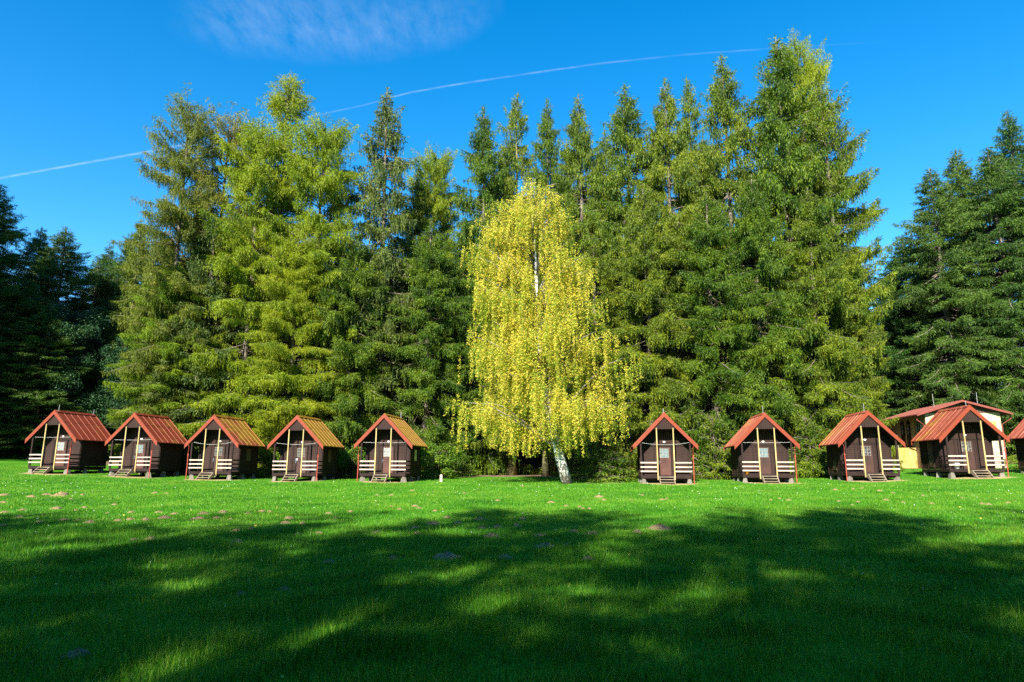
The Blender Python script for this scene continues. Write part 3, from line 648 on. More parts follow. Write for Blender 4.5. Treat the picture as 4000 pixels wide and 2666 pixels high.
def gable():
    m = MB(); x = -0.72
    while x < 0.70:
        x1 = x+0.12; a, b = x+0.004, x1-0.004
        za, zb = max(3.13, roof_z(a)-0.2), max(3.13, roof_z(b)-0.2)
        V = [(a, -0.02, 3.12), (b, -0.02, 3.12), (b, -0.02, zb), (a, -0.02, za)]
        V += [(p[0], 0.005, p[2]) for p in V]
        m.add(V, [(0, 1, 2, 3), (7, 6, 5, 4), (0, 4, 5, 1), (1, 5, 6, 2), (3, 2, 6, 7), (0, 3, 7, 4)]); x = x1
    return m.mesh('gable_panel', M['siding_v'])
def slab(m, sx, t0, t1, y0, y1, x0=0.0, x1=1.83, mi=0):
    """slab parallel to the roof slope between perpendicular offsets t0 < t1 (m below the top surface)"""
    n = math.sqrt(1+SL*SL)
    poly = [(sx*x0, AZ-SL*x0-t0*n), (sx*x1, AZ-SL*x1-t0*n), (sx*x1, AZ-SL*x1-t1*n), (sx*x0, AZ-SL*x0-t1*n)]
    m.prism(poly, 'y', y0, y1, mi)
def roof_mesh(mt, ms):
    m = MB()
    for sx in (-1, 1):
        slab(m, sx, 0.0, 0.03, -0.07, 3.42)
        for k in range(7):
            yy = -0.02+k*0.565; slab(m, sx, -0.022, 0.002, yy, yy+0.022, 0.05, 1.825, 1)
        slab(m, sx, -0.008, 0.002, 0.02, 3.36, 0.72, 0.75, 0)
    return m.mesh('roof', [mt, ms])
def ridge_cap(mt):
    m = MB(); 
    for sx in (-1, 1): slab(m, sx, -0.040, -0.029, -0.06, 3.43, 0.0, 0.13)
    return m.mesh('ridge_cap', mt)
def boarding():
    m = MB()
    for sx in (-1, 1): slab(m, sx, 0.032, 0.075, -0.06, 3.40, 0.0, 1.80)
    for yy in (0.0, 0.95, 2.2, 3.2):
        for sx in (-1, 1): slab(m, sx, 0.076, 0.14, yy+0.02, yy+0.08, 0.06, 1.72)
    return m.mesh('roof_boarding', M['dark_wood'])
def barge(sx, y0):
    m = MB(); slab(m, sx, -0.03, 0.165, y0, y0+0.032, 0.0, 1.845); return m.mesh('bargeboard', M['barge'])
def door_leaf(mt):
    m = MB(); m.box(-0.36, 0.36, 0.83, 0.868, 0.475, 2.10)
    m.box(-0.31, 0.31, 0.822, 0.8295, 0.53, 1.42); return m.mesh('door', mt)
def door_frame():
    m = MB(); m.box(-0.44, -0.362, 0.825, 0.873, 0.475, 2.16); m.box(0.362, 0.44, 0.825, 0.873, 0.475, 2.16); m.box(-0.361, 0.361, 0.825, 0.873, 2.102, 2.16)
    return m.mesh('door_frame', M['dark_wood'])
def pane(mt):
    m = MB(); m.box(-0.25, 0.25, 0.819, 0.8285, 1.50, 2.02); return m.mesh('window_pane', mt)
def grille():
    m = MB()
    for xx in (-0.25, -0.085, 0.075, 0.235): m.box(xx, xx+0.010, 0.800, 0.812, 1.47, 2.05)
    for zz in (1.49, 1.66, 1.83, 2.01): m.box(-0.27, 0.27, 0.8125, 0.8185, zz, zz+0.008)
    for (xa, za) in ((-0.17, 1.60), (0.0, 1.74), (0.15, 1.60), (-0.17, 1.86), (0.15, 1.88)):
        m.tube([(xa-0.06, 0.806, za-0.05), (xa, 0.806, za+0.01), (xa+0.06, 0.806, za+0.05)], 0.006, 4)
    return m.mesh('window_grille', M['white_wood'])
def handle():
    m = MB(); m.box(-0.335, -0.295, 0.816, 0.8215, 1.10, 1.32); m.tube([(-0.315, 0.815, 1.24), (-0.315, 0.775, 1.24), (-0.22, 0.772, 1.235)], 0.011, 6)
    return m.mesh('door_handle', M['metal'])
def plate():
    m = MB(); V = [(0.075*math.cos(t*math.pi/8), 0.0, 0.042*math.sin(t*math.pi/8)) for t in range(16)]
    m.prism([(p[0]+0.02, p[2]+2.42) for p in V], 'y', 0.860, 0.872); return m.mesh('number_plate', M['white'])
def cpost(sx):
    m = MB(); x = 1.40*sx; m.box(x-0.045, x+0.045, 0.0, 0.09, 0.451, roof_z(1.36)-0.18); return m.mesh('corner_post', M['dark_wood'])
def ypost(sx):
    m = MB(); x = 0.475*sx; m.box(x-0.031, x+0.031, -0.075, -0.022, 0.22, 3.19); return m.mesh('porch_post', M['cream'])
def frail(sx, z):
    m = MB(); a, b = sorted((1.45*sx, 0.522*sx)); m.box(a, b, -0.032, -0.004, z-0.039, z+0.039); return m.mesh('rail', M['white_wood'])
def srail(sx, z):
    m = MB(); a, b = sorted((1.447*sx, 1.47*sx)); m.box(a, b, 0.0, 0.90, z-0.045, z+0.045); return m.mesh('side_rail', M['dark_wood'])
def tread(k):
    m = MB(); y = -0.13-k*0.20; z = 0.40-k*0.145; m.box(-0.385, 0.385, y-0.22 if k == 0 else y-0.17, y, z-0.032, z)
    return m.mesh('tread', M['step_wood'])
def stringer(sx):
    m = MB(); x = 0.405*sx; m.prism([(-0.02, 0.42), (-0.30, 0.42), (-0.80, -0.02), (-0.62, -0.02), (-0.02, 0.25)], 'x', x-0.018, x+0.018); return m.mesh('stringer', M['step_wood'])
def stone(k):
    r = random.Random(k); m = MB(); b = 0.16; t = 0.10; V = [(sx*w*r.uniform(0.8, 1.15), sy*w*r.uniform(0.8, 1.1), z) for z, w in ((-0.12, b), (0.22, t*1.1), (0.30, t*0.8)) for sx, sy in ((-1, -1), (1, -1), (1, 1), (-1, 1))]
    Fs = [(8, 9, 10, 11)]
    for i in range(2):
        for j in range(4): Fs.append((i*4+j, i*4+(j+1) % 4, (i+1)*4+(j+1) % 4, (i+1)*4+j))
    m.add(V, Fs); return m.mesh('foundation_stone', M['stone'])
def line_mesh(sag):
    m = MB(); m.tube([(1.36*math.cos(math.pi*(1-k/12)) if 0 else -1.36+2.72*k/12, -0.0 if 0 else 0.05, 2.34-sag*(1-(k/6-1)**2)) for k in range(13)], 0.005, 4); return m.mesh('clothes_line', M['string'])
def pipe(sx, front=True):
    m = MB(); x = 1.53*sx; m.tube([(x, -0.10, -0.12), (x+0.01, -0.09, 0.9), (x+0.012*sx, -0.09, 1.62)], 0.026, 8)
    m.tube([(x+0.012*sx, -0.09, 1.62), (x+0.01, -0.09, 2.0), (x+0.10*sx, -0.06, 2.25), (x+0.16*sx, -0.02, 2.33)], 0.010, 5)
    m.box(x-0.05, x+0.06, -0.12, -0.06, 1.50, 1.53); return m.mesh('conductor_pipe', M['pipe'])
def rod(y, h):
    m = MB(); m.tube([(0.0, y, AZ-0.02), (0.0, y, AZ+h)], 0.012, 5); m.box(-0.03, 0.03, y-0.03, y+0.03, AZ+0.005, AZ+0.06); return m.mesh('lightning_rod', M['metal'])
def shutter(sx, y0, y1, z0, z1, mt, louvre):
    m = MB(); x = 1.434*sx; a, b = sorted((x, x+0.02*sx)); m.box(a, b, y0, y1, z0, z1)
    if louvre:
        z = z0+0.05
        while z < z1-0.05:
            a, b = sorted((x+0.021*sx, x+0.04*sx)); m.box(a, b, y0+0.05, y1-0.05, z, z+0.05); z += 0.085
    return m.mesh('shutter', mt)

ORD = ['first', 'second', 'third', 'fourth', 'fifth', 'sixth', 'seventh', 'eighth', 'ninth', 'tenth']
SPEC = [
 dict(moss=0.10, pipe=1, rods=((0.25, 0.42), (3.3, 0.36)), pane='pane_pale', door='door', line=0.03, label='brown wooden hut with clean red roof, outermost at the left end'),
 dict(moss=0.24, pipe=1, rods=(), pane='pane_blue', door='door', line=0.03, label='brown hut with red roof slightly mossy at the lower rear edge, second from left'),
 dict(moss=0.50, pipe=-1, rods=(), pane='pane_dark', door='door_dark', line=0.16, shut=(1, 1.75, 2.3, 1.15, 1.95, 'shutter_brown', False), label='brown hut whose red roof is half covered by yellow moss, third from left'),
 dict(moss=0.93, pipe=1, rods=(), pane='pane_dark', door='door_dark', line=0.10, shut=(1, 1.75, 2.25, 1.15, 1.95, 'shutter_brown', False), label='brown hut with mostly mossy ochre roof and note on its door, fourth from left'),
 dict(moss=1.12, pipe=-1, rods=((3.3, 0.4),), pane='pane_pale', door='door', line=0.03, shut=(1, 1.85, 2.3, 1.25, 1.95, 'shutter_cream', False), label='brown hut with fully mossy ochre roof and cream side shutter left of the birch'),
 dict(moss=0.15, pipe=1, rods=((0.3, 0.3),), pane='pane_blue', door='door', line=0.12, faded=0.4, label='brown hut seen straight from the front right of the birch and young spruces'),
 dict(moss=0.20, pipe=1, rods=((0.3, 0.45),), pane='pane_blue', door='door_dark', line=0.02, faded=0.6, label='brown hut with an orange tub on its porch'),
 dict(moss=0.24, pipe=-1, rods=((0.5, 0.5),), pane='pane_dark', door='door_dark', line=None, faded=0.8, shut=(-1, 1.7, 2.3, 0.6, 1.2, 'shutter_brown', True), label='brown hut with faded streaky red roof beside the yellow landing wall'),
 dict(moss=0.22, pipe=1, rods=((0.3, 0.3),), pane='pane_dark', door='door_dark', line=None, faded=0.5, shut=(-1, 1.7, 2.3, 0.55, 2.1, 'shutter_brown', True), label='brown hut with a white bucket on its porch in front of the cream house'),
 dict(moss=0.15, pipe=-1, rods=(), pane='pane_dark', door='door', line=None, faded=0.8, label='red roofed hut cut off by the right picture edge'),
]
hut_root = []
for i, ((hx, hy), S) in enumerate(zip(hut_pos, SPEC)):
    r = empty('wooden_hut', (hx, hy, gz(hx, hy)+(0.04 if i < 5 else 0.0)), (R(-1.6), 0, YAW+R(random.uniform(-0.8, 0.8)))); hut_root.append(r)
    tag(r, S['label'], 'hut', 'wooden huts in a row at the wood edge')
    for nm, fn in (('front_wall', siding_front), ('back_wall', back_wall), ('trim', trim), ('floor', floor), ('gable_panel', gable)): link(nm, cached(nm, fn), r)
    for sx in (-1, 1):
        link('side_wall', cached(('sw', sx), lambda: siding_side(sx)), r)
        link('corner_post', cached(('cp', sx), lambda: cpost(sx)), r); link('porch_post', cached(('yp', sx), lambda: ypost(sx)), r)
        for z in (0.70, 0.94, 1.19):
            link('rail', cached(('fr', sx, z), lambda: frail(sx, z)), r); link('side_rail', cached(('sr', sx, z), lambda: srail(sx, z)), r)
    mt = roof_mat(S['moss'], S.get('faded', 0.0), i*3.7)
    rf = link('roof', roof_mesh(mt, roof_mat(S['moss'], S.get('faded', 0.0), i*3.7, 0.12)), r); link('ridge_cap', ridge_cap(mt), rf); link('roof_boarding', cached('rb', boarding), rf)
    for sx in (-1, 1):
        for y0 in (-0.105, 3.425): link('bargeboard', cached(('bb', sx, y0), lambda: barge(sx, y0)), rf)
    for (y, h) in S['rods']: link('lightning_rod', cached(('rod', y, h), lambda: rod(y, h)), rf)
    d = link('door', cached(('door', S['door']), lambda: door_leaf(M[S['door']])), r)
    link('door_frame', cached('df', door_frame), r)
    link('window_pane', cached(('pn', S['pane']), lambda: pane(M[S['pane']])), d); link('window_grille', cached('gr', grille), d); link('door_handle', cached('hd', handle), d)
    if i == 3: nb = MB(); nb.box(-0.33, -0.22, 0.8115, 0.8155, 1.26, 1.40); nb.build('notice', M['white'], d)
    link('number_plate', cached('plate', plate), r)
    st = empty('steps'); st.parent = r
    for k in range(3): link('tread', cached(('tr', k), lambda: tread(k)), st)
    for sx in (-1, 1): link('stringer', cached(('sg', sx), lambda: stringer(sx)), st)
    for k, (sxx, syy) in enumerate(((-1.3, 0.15), (1.3, 0.15), (-1.3, 1.65), (1.3, 1.65), (-1.3, 3.1), (1.3, 3.1))):
        f = link('foundation_stone', cached(('st', (k+i) % 7), lambda: stone((k+i) % 7)), r); f.location = (sxx, syy, 0.0); f.rotation_euler[2] = k*1.3+i
    if S['line'] is not None: link('clothes_line', cached(('ln', S['line']), lambda: line_mesh(S['line'])), r)
    link('conductor_pipe', cached(('pp', S['pipe']), lambda: pipe(S['pipe'])), r)
    if 'shut' in S:
        a = S['shut']; link('shutter', shutter(a[0], a[1], a[2], a[3], a[4], M[a[5]], a[6]), r)

def on_hut(i, x, y, z):
    import mathutils
    r = hut_root[i]; m = mathutils.Matrix.Translation(r.location) @ r.rotation_euler.to_matrix().to_4x4(); return m @ Vector((x, y, z))
def lathe(prof, n=18):
    m = MB(); V = [(rr*math.cos(2*math.pi*k/n), rr*math.sin(2*math.pi*k/n), z) for rr, z in prof for k in range(n)]
    Fs = [(i*n+k, i*n+(k+1) % n, (i+1)*n+(k+1) % n, (i+1)*n+k) for i in range(len(prof)-1) for k in range(n)]
    Fs += [tuple(range(n-1, -1, -1))]; return m.add(V, Fs)
p = on_hut(8, -0.92, 0.28, 0.472)
o = lathe([(0.13, 0), (0.165, 0.30), (0.175, 0.305), (0.175, 0.325), (0.155, 0.325), (0.12, 0.02), (0.0, 0.02)]).build('bucket', M['white'], None, True); o.location = p
tag(o, 'white plastic bucket on the porch of the ninth hut', 'bucket')
hb = MB(); hb.tube([(0.172*math.cos(t*math.pi/8), 0.172*math.sin(t*math.pi/8)*0.8, 0.31-0.1*math.sin(t*math.pi/8)) for t in range(9)], 0.006, 5); hb.build('bucket_handle', M['metal'], o)
p = on_hut(6, -1.17, 0.2, 0.472)
o = lathe([(0.10, 0), (0.14, 0.20), (0.15, 0.205), (0.15, 0.225), (0.13, 0.225), (0.09, 0.02), (0.0, 0.02)]).build('tub', M['orange'], None, True); o.location = p
tag(o, 'small orange tub on the porch of the seventh hut', 'tub')

# short post on the grass right of the fifth hut
p = at_ground(1723, 1883); m = MB(); m.box(-0.07, 0.07, -0.07, 0.07, -0.2, 0.40); m.add([(-0.07, -0.07, 0.40), (0.07, -0.07, 0.40), (0.07, 0.07, 0.40), (-0.07, 0.07, 0.40), (0, 0, 0.45)], [(0, 1, 4), (1, 2, 4), (2, 3, 4), (3, 0, 4)])
o = m.build('short_post', wood('pinkish_white_post', (0.62, 0.42, 0.32), (0.80, 0.66, 0.56), 5), None); o.location = (p.x, p.y, gz(p.x, p.y)); tag(o, 'short pinkish white wooden post on the grass right of the fifth hut', 'post')

# ------------------------------------------------------------------ cream house behind the last huts
def house():
    Y = 50.0; c = at(3612, 1616, Y); g = gz(c.x+2, Y+2)
    r = empty('cream_house', (c.x, Y, g), (0, 0, R(-17))); tag(r, 'cream rendered house with low red roof behind the ninth hut', 'house')
    Wd, L = 4.9, 12.8; zt = c.z-g; zb = zt-2.55; rise = 0.80
    ren = wood('cream_render', (0.44, 0.37, 0.22), (0.54, 0.46, 0.30), 2, (1, 1, 0.4), 0.9, 0.1)
    pink = wood('pink_stone_base', (0.32, 0.20, 0.16), (0.58, 0.40, 0.34), 7, (1, 1, 1), 0.95, 0.9)
    yel = wood('stained_yellow_wall', (0.28, 0.19, 0.035), (0.46, 0.36, 0.14), 3, (2, 2, 0.25), 0.9, 0.1)
    brown = wood('flaking_brown_boards', (0.06, 0.035, 0.028), (0.16, 0.10, 0.07), 5, (6, 1, 0.7))
    redr = plain('red_sheet_roof', (0.17, 0.055, 0.04), 0.5, 0, 0.15); gut = plain('red_gutter', (0.19, 0.05, 0.035), 0.5)
    m = MB(); m.box(0, Wd, 0, L, zb, zt); m.build('wall', ren, r)
    m = MB(); m.box(-0.06, Wd+0.06, -0.06, L, -0.4, zb-0.002); m.build('stone_base', pink, r)
    m = MB(); k = 0
    xs = np.linspace(0, Wd, 26)
    for a, b in zip(xs[:-1], xs[1:]):
        f = lambda x: zt+0.02+rise*(1-abs(x-Wd/2)/(Wd/2))
        m.prism([(a+0.006, zt), (b-0.006, zt), (b-0.006, f(b)), (a+0.006, f(a))], 'y', -0.05, -0.01)
    m.prism([(0, zt+0.003), (Wd, zt+0.003), (Wd/2, zt+rise)], 'y', -0.008, L); m.build('gable', brown, r)
    m = MB(); ov = 0.55; dz = rise*(1+ov/(Wd/2))
    for s in (-1, 1):
        poly = [(Wd/2, zt+rise+0.06), (Wd/2+s*(Wd/2+ov), zt+rise+0.06-dz), (Wd/2+s*(Wd/2+ov), zt+rise+0.14-dz), (Wd/2, zt+rise+0.14)]
        m.prism(poly, 'y', -0.45, L+0.3)
        for q in range(14): 
            y = -0.4+q*0.95; p2 = [(Wd/2, zt+rise+0.141), (Wd/2+s*(Wd/2+ov), zt+rise+0.141-dz), (Wd/2+s*(Wd/2+ov), zt+rise+0.17-dz), (Wd/2, zt+rise+0.17)]
            m.prism(p2, 'y', y, y+0.04)
    rf = m.build('roof', redr, r)
    m = MB()
    for s in (-1, 1):
        poly = [(Wd/2, zt+rise-0.02), (Wd/2+s*(Wd/2+ov-0.02), zt+rise-0.02-dz), (Wd/2+s*(Wd/2+ov-0.02), zt+rise+0.055-dz), (Wd/2, zt+rise+0.055)]
        m.prism(poly, 'y', -0.44, L+0.28)
    m.build('soffit', M['dark_wood'], rf)
    m = MB()
    for s in (-1, 1):
        poly = [(Wd/2, zt+rise+0.01), (Wd/2+s*(Wd/2+ov), zt+rise+0.01-dz), (Wd/2+s*(Wd/2+ov), zt+rise+0.16-dz), (Wd/2, zt+rise+0.16)]
        m.prism(poly, 'y', -0.49, -0.452)
    m.build('bargeboard', gut, rf)
    for s, x in ((-1, -ov-0.06), (1, Wd+ov+0.06)):
        m = MB(); ze = zt+rise+0.05-dz; m.tube([(x, -0.5, ze), (x, L+0.3, ze+0.02)], 0.065, 8); m.build('gutter', gut, rf)
        xw = -0.05 if s < 0 else Wd+0.05
        m = MB(); m.tube([(x, -0.15, ze-0.05), (x, -0.15, ze-0.35), (xw-0.04*(-s), 0.12, ze-0.75), (xw-0.04*(-s), 0.12, 0.1)], 0.045, 8); m.build('downpipe', gut, rf)
    for (y, h) in ((0.3, 0.75), (3.0, 0.9)):
        m = MB(); m.tube([(Wd/2-0.9 if y > 1 else Wd/2+1.2, y, zt+rise-0.4), (Wd/2-0.95 if y > 1 else Wd/2+1.2, y, zt+rise+h)], 0.014, 5); m.build('lightning_rod', M['metal'], rf)
    # side wall facing the meadow: window and two doors with a landing
    m = MB(); m.box(-0.05, -0.004, 1.15, 2.25, zb+0.75, zb+2.1); w = m.build('window', M['white'], r)
    m = MB(); m.box(-0.06, -0.051, 1.24, 1.67, zb+0.84, zb+2.02); m.box(-0.06, -0.051, 1.75, 2.17, zb+0.84, zb+2.02); m.build('pane', M['pane_blue'], w)
    for y in (4.2, 5.9):
        m = MB(); m.box(-0.06, -0.004, y, y+1.0, zb+0.02, zb+2.1)
        d = m.build('door', M['door_dark'], r); m = MB(); m.box(-0.075, -0.061, y+0.2, y+0.8, zb+1.1, zb+1.9); m.build('pane', M['pane_pale'], d)
    m = MB(); m.box(-1.35, -0.07, 2.9, 8.2, -0.4, zb-0.03); m.build('landing', yel, r)
    m = MB()
    for y in (3.0, 4.3, 5.6, 6.9, 8.1): m.tube([(-1.3, y, zb-0.03), (-1.3, y, zb+0.95)], 0.02, 5)
    for z in (0.5, 0.95): m.tube([(-1.3, 3.0, zb+z), (-1.3, 8.1, zb+z)], 0.018, 5)
    m.build('railing', M['metal'], r)
    m = MB(); m.box(Wd-1.05, Wd-0.35, -0.075, -0.003, zb+0.5, zb+1.9); m.build('panel', yel, r)
house()

# pale building glimpsed between the trunks behind the birch
def far_building():
    c = at(1850, 1700, 64); g = gz(c.x, 64); r = empty('white_building', (c.x, 64, g), (0, 0, R(6))); tag(r, 'white walled building glimpsed between the trunks left of the birch', 'building')
    m = MB(); m.box(0, 4.2, 0, 5, -0.3, 2.9); m.build('wall', wood('white_render', (0.62, 0.60, 0.56), (0.80, 0.78, 0.74), 2, (1, 1, 0.5), 0.9, 0.1), r)
    m = MB(); m.prism([(-0.3, 2.9), (4.5, 2.9), (2.1, 4.3)], 'y', -0.3, 5.3); m.build('roof', M['pipe'], r)
    m = MB(); m.box(2.5, 3.4, -0.05, -0.004, 0, 2.0); m.build('door', M['door'], r)
    m = MB(); m.box(0.7, 1.6, -0.05, -0.004, 1.0, 2.0); m.build('window', M['pane_dark'], r)
far_building()

# ------------------------------------------------------------------ molehills
mole = []; MOLES = []
for k in range(5):
    rng = np.random.default_rng(100+k); n1, n2 = 18, 7; V = [(0, 0, 0.0)]; ph = rng.random(6)*6.28
    V = []
    for i in range(n2+1):
        rr = i/n2
        for j in range(n1):
            a = 2*math.pi*j/n1; e = 1+0.18*math.sin(2*a+ph[0])+0.12*math.sin(3*a+ph[1])+0.08*math.sin(5*a+ph[2])
            z = 0.42*(1-rr**1.7)*(1+0.25*math.sin(4*rr*3+a*2+ph[3]))+rng.normal(0, 0.045)*(1-rr)
            V.append((rr*e*math.cos(a)+rng.normal(0, 0.03), rr*e*math.sin(a)*0.85+rng.normal(0, 0.03), z if i < n2 else -0.12))
    Fs = [(i*n1+j, i*n1+(j+1) % n1, (i+1)*n1+(j+1) % n1, (i+1)*n1+j) for i in range(n2) for j in range(n1)]
    cr = []
    b = MB().add(V, Fs)
    for q in range(40):                     # loose crumbs
        a = rng.random()*6.28; rr = 0.3+0.85*rng.random(); s = 0.03+0.05*rng.random(); z = max(0.02, 0.42*(1-rr**1.7))
        x, y = rr*math.cos(a), rr*math.sin(a)*0.85
        b.add([(x-s, y, z), (x, y-s, z), (x+s, y, z), (x, y+s, z), (x, y, z+s), (x, y, z-s)], [(0, 1, 4), (1, 2, 4), (2, 3, 4), (3, 0, 4), (1, 0, 5), (2, 1, 5), (3, 2, 5), (0, 3, 5)])
    mole.append(b.mesh('molehill', M['soil'], True))
def mh(px, py, wpx, label, group, k):
    p = at_ground(px, py); w = 1.15*wpx/F*p.y/2; MOLES.append((p.x, p.y, w))
    o = link('molehill', mole[k % 5]); o.location = (p.x, p.y, gz(p.x, p.y)+0.005); o.rotation_euler[2] = k*1.7; o.scale = (w, w, w*0.5+0.05)
    tag(o, label, 'molehill', group)
SUN_L = [(15,162,50),(145,167,40),(213,158,35),(380,158,22),(327,178,20),(15,195,36),(258,222,46),(103,230,36),(20,240,34),(90,262,34),(388,217,24),(347,232,26),(180,286,44),(295,275,40),(358,277,26),(413,285,46),(540,277,34),(597,272,34),(668,273,42),(755,265,58),(730,240,34),(800,247,34),(527,204,24),(603,240,30),(713,150,26),(765,152,20),(935,245,44),(1025,238,46),(915,270,56),(995,268,46),(1060,271,20),(1140,247,40),(1203,235,34),(1240,238,26),(1325,268,46),(1310,288,42),(1390,290,30),(1510,245,30),(1540,265,24),(1610,236,26),(1835,225,24),(1800,212,22),(1895,140,24),(1800,160,22),(1735,160,18),(1905,212,36),(1925,222,26),(2135,150,18),(2285,185,20),(2000,233,24),(15,300,36),(1965,158,14),(495,243,16)]
SUN_R = [(400,168,42),(422,182,24),(598,160,20),(550,182,18),(690,182,28),(712,177,22),(1190,182,16),(1230,175,16),(1270,183,28),(1500,188,20),(1590,192,20),(1690,140,26),(1720,184,38),(1798,195,24),(1888,162,20),(1930,200,26),(1485,135,22),(1570,132,18),(1610,128,16),(1750,150,18),(2160,200,26),(2190,203,28),(2070,173,20),(2280,195,24),(250,210,24),(310,215,22),(325,222,18),(355,222,20),(180,193,30),(50,118,18),(1565,205,14)]
SHD = [(695,363,56),(615,368,40),(1090,375,60),(1085,325,40),(1155,315,34),(1370,340,40),(1465,336,40),(1730,338,70),(1990,292,60),(1910,313,54),(1915,338,44),(2105,288,40),(2257,350,66),(1805,450,50),(1515,470,56),(1305,595,50),(2215,310,30),(2285,305,36),(2055,262,30)]
SHD_R = [(50,270,40),(20,300,40),(130,348,56),(285,328,44),(372,338,54),(575,330,54),(345,458,70),(252,390,34),(875,322,20)]
k = 0
for (zx, zy, w) in SUN_L: mh(zx*0.85, 1800+zy*0.85, w*0.85, 'small sandy molehill on the sunlit grass in front of the left huts', 'molehills on the sunlit grass at left', k); k += 1
for (zx, zy, w) in SUN_R: mh(2000+zx*0.85, 1800+zy*0.85, w*0.85, 'small sandy molehill on the sunlit grass in front of the right huts', 'molehills on the sunlit grass at right', k); k += 1
for (zx, zy, w) in SHD: mh(zx*0.85, 1800+zy*0.85, w*0.85, 'crumbly brown molehill in the tree shade, left half of the meadow', 'molehills in the shade at left', k); k += 1
for (zx, zy, w) in SHD_R: mh(2000+zx*0.85, 1800+zy*0.85, w*0.85, 'crumbly brown molehill in the tree shade, right half of the meadow', 'molehills in the shade at right', k); k += 1
for (px, py, w, lb) in [(240, 1933, 56, 'large double molehill on sunlit grass in front of the first hut'), (228, 1940, 46, 'front half of the double molehill before the first hut'), (1742, 2180, 100, 'wide flat molehill in the shade left of the picture middle'), (1971, 2181, 62, 'dark crumbly molehill in the shade below the birch'), (2130, 2139, 80, 'large dry reddish molehill catching light in the shade near the centre'), (2575, 2066, 92, 'long double mound at the shade edge before the sixth hut'),
                        (1876, 2032, 46, 'pale molehill right at the shadow edge below the birch'), (940, 2325, 46, 'dry pale little mound alone in the near shade'), (300, 2560, 84, 'ochre bare patch of earth in the nearest grass at lower left')]:
    mh(px, py, w, lb, None, k); k += 1

grass_blades()

# ------------------------------------------------------------------ contrail and thin cloud
def wisp_mat(name, dens, scale, stretch, lo, hi, edge=True):
    m, nt, out = mat(name); n = noise(nt, scale, 6, 0.6, stretch, 'Generated'); a = ramp(nt, n.outputs[0], [(lo, (0, 0, 0)), (hi, (1, 1, 1))]).outputs[0]
    a = mth(nt, 'MULTIPLY', a, dens)
    if edge:
        at_ = nt.nodes.new('ShaderNodeAttribute'); at_.attribute_name = 'thick'; a = mth(nt, 'MULTIPLY', a, at_.outputs['Fac'])
    d = N(nt, 'BsdfDiffuse'); d.inputs[0].default_value = (0.9, 0.9, 0.9, 1); tl = N(nt, 'BsdfTranslucent'); tl.inputs[0].default_value = (0.9, 0.9, 0.9, 1)
    ad = N(nt, 'MixShader'); ad.inputs[0].default_value = 0.5; nt.links.new(d.outputs[0], ad.inputs[1]); nt.links.new(tl.outputs[0], ad.inputs[2])
    tr = N(nt, 'BsdfTransparent'); mx = N(nt, 'MixShader'); nt.links.new(a, mx.inputs[0]); nt.links.new(tr.outputs[0], mx.inputs[1]); nt.links.new(ad.outputs[0], mx.inputs[2])
    nt.links.new(mx.outputs[0], out.inputs[0]); return m
def sky_pt(px, py, A=3000.0):
    u = px-2000; v = py-1333; dy = F*cp+v*sp; dz = F*sp-v*cp; k = (A-EYE)/dz; return np.array([u*k, dy*k, A])
def strip(name, pts, wpx, th, m, label, cat, rows=7):
    pts = [np.array(q, float) for q in pts]; xs = np.linspace(0, len(pts)-1, 90); ii = np.arange(len(pts)); th_i = np.interp(xs, ii, th); w_i = np.interp(xs, ii, wpx)
    px = np.interp(xs, ii, [p[0] for p in pts]); py = np.interp(xs, ii, [p[1] for p in pts]); V = []; T = []
    for a in range(len(xs)):
        c = sky_pt(px[a], py[a]); c2 = sky_pt(px[a], py[a]+w_i[a]); up = c2-c
        for b in range(rows):
            q = b/(rows-1)*2-1; j = 0.0
            V.append(c+up*(q+j)); T.append(th_i[a]*(1-q*q)**1.5)
    Fq = [(a*rows+b, (a+1)*rows+b, (a+1)*rows+b+1, a*rows+b+1) for a in range(len(xs)-1) for b in range(rows-1)]
    me = np_mesh(name, np.array(V), Fq, m, True); at_ = me.attributes.new('thick', 'FLOAT', 'POINT'); at_.data.foreach_set('value', np.array(T, np.float32))
    return tag(link(name, me), label, cat)
strip('contrail', [(-300, 750), (0, 697), (350, 634), (610, 588), (900, 525), (1100, 480), (1420, 412), (1600, 362), (1800, 328), (2050, 290), (2350, 248), (2700, 212), (3100, 185), (3500, 160)],
      [6, 6, 6, 7, 6, 5, 4, 5, 5, 5, 5, 5, 5, 5], [0.8, 0.9, 1, 0.9, 0.3, 0.3, 0.45, 0.9, 0.8, 0.65, 0.5, 0.4, 0.15, 0.0], wisp_mat('contrail_vapour', 0.23, 45, (1, 1, 1), 0.3, 0.6), 'thin white contrail rising to the right across the blue sky', 'contrail')
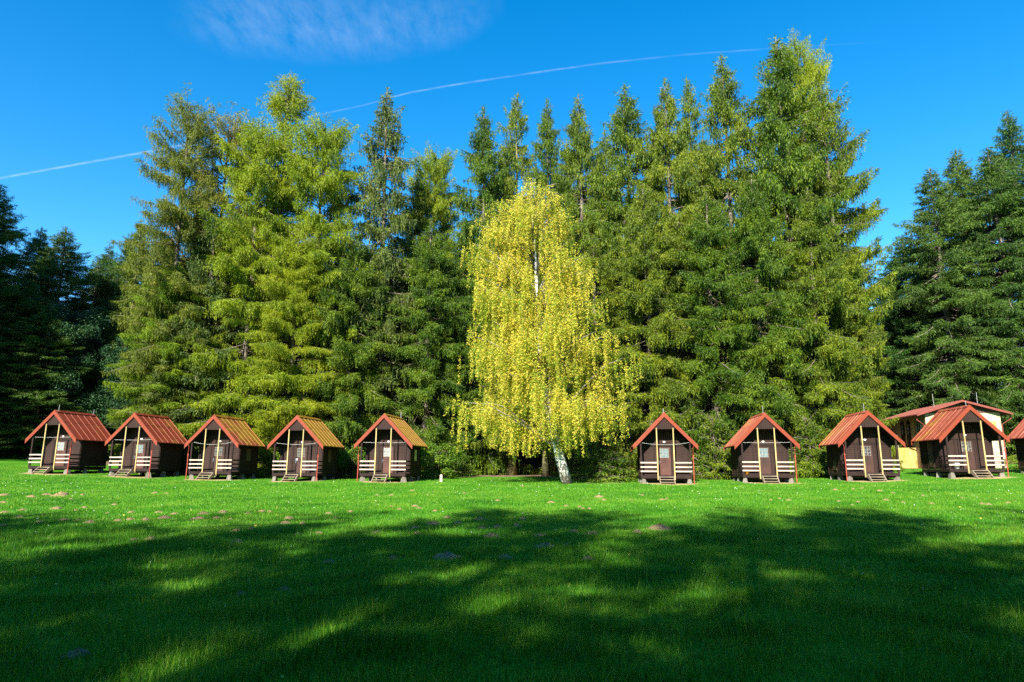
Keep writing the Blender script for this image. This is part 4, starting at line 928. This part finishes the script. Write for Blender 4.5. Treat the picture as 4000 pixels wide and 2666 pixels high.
o = strip('cirrus_cloud', [(640, 60), (900, 70), (1200, 95), (1500, 110), (1800, 70), (1980, 20)], [80, 170, 170, 150, 130, 60], [0.0, 0.9, 1, 0.9, 0.6, 0.0], wisp_mat('cirrus_vapour', 0.13, 4.0, (5.0, 0.9, 1), 0.30, 0.80), 'faint white cirrus veil at the top of the sky', 'cloud', 25)

# ------------------------------------------------------------------ light, sky, camera
EL, AZ_L = R(35), R(19)      # sun elevation; sun stands behind the viewer, to the left
sun = bpy.data.lights.new('sun', 'SUN'); sun.energy = 5.0; sun.angle = R(0.55); sun.color = (1.0, 0.94, 0.82)
so = bpy.data.objects.new('sun', sun); col.objects.link(so); so.location = (-20, -60, 60)
d = Vector((math.sin(AZ_L)*math.cos(EL), math.cos(AZ_L)*math.cos(EL), -math.sin(EL)))
so.rotation_euler = d.to_track_quat('-Z', 'Y').to_euler()
w = bpy.data.worlds.new('World'); sc.world = w; w.use_nodes = True; nt = w.node_tree; nt.nodes.clear()
sk = nt.nodes.new('ShaderNodeTexSky'); sk.sky_type = 'NISHITA'; sk.sun_disc = False; sk.sun_elevation = EL; sk.sun_rotation = R(180)+AZ_L
sk.altitude = 400; sk.air_density = 1.0; sk.dust_density = 0.2; sk.ozone_density = 3.0
hs = nt.nodes.new('ShaderNodeHueSaturation'); hs.inputs['Saturation'].default_value = 1.40; hs.inputs['Hue'].default_value = 0.495
bg = nt.nodes.new('ShaderNodeBackground'); bg.inputs['Strength'].default_value = 0.095; wo = nt.nodes.new('ShaderNodeOutputWorld')
nt.links.new(sk.outputs[0], hs.inputs['Color']); nt.links.new(hs.outputs[0], bg.inputs[0]); nt.links.new(bg.outputs[0], wo.inputs[0])

cam = bpy.data.cameras.new('camera'); co = bpy.data.objects.new('camera', cam); col.objects.link(co); sc.camera = co
cam.sensor_width = 36; cam.lens = F/4000*36; cam.clip_start = 0.1; cam.clip_end = 30000
co.location = (0, 0, EYE); co.rotation_euler = (R(90)+PITCH, 0, 0)
sc.view_settings.view_transform = 'Standard'; sc.view_settings.look = 'None'; sc.view_settings.exposure = 1.62; sc.view_settings.gamma = 1
sc.cycles.max_bounces = 6; sc.cycles.diffuse_bounces = 3; sc.cycles.transmission_bounces = 4; sc.cycles.transparent_max_bounces = 8
sc.cycles.use_denoising = False
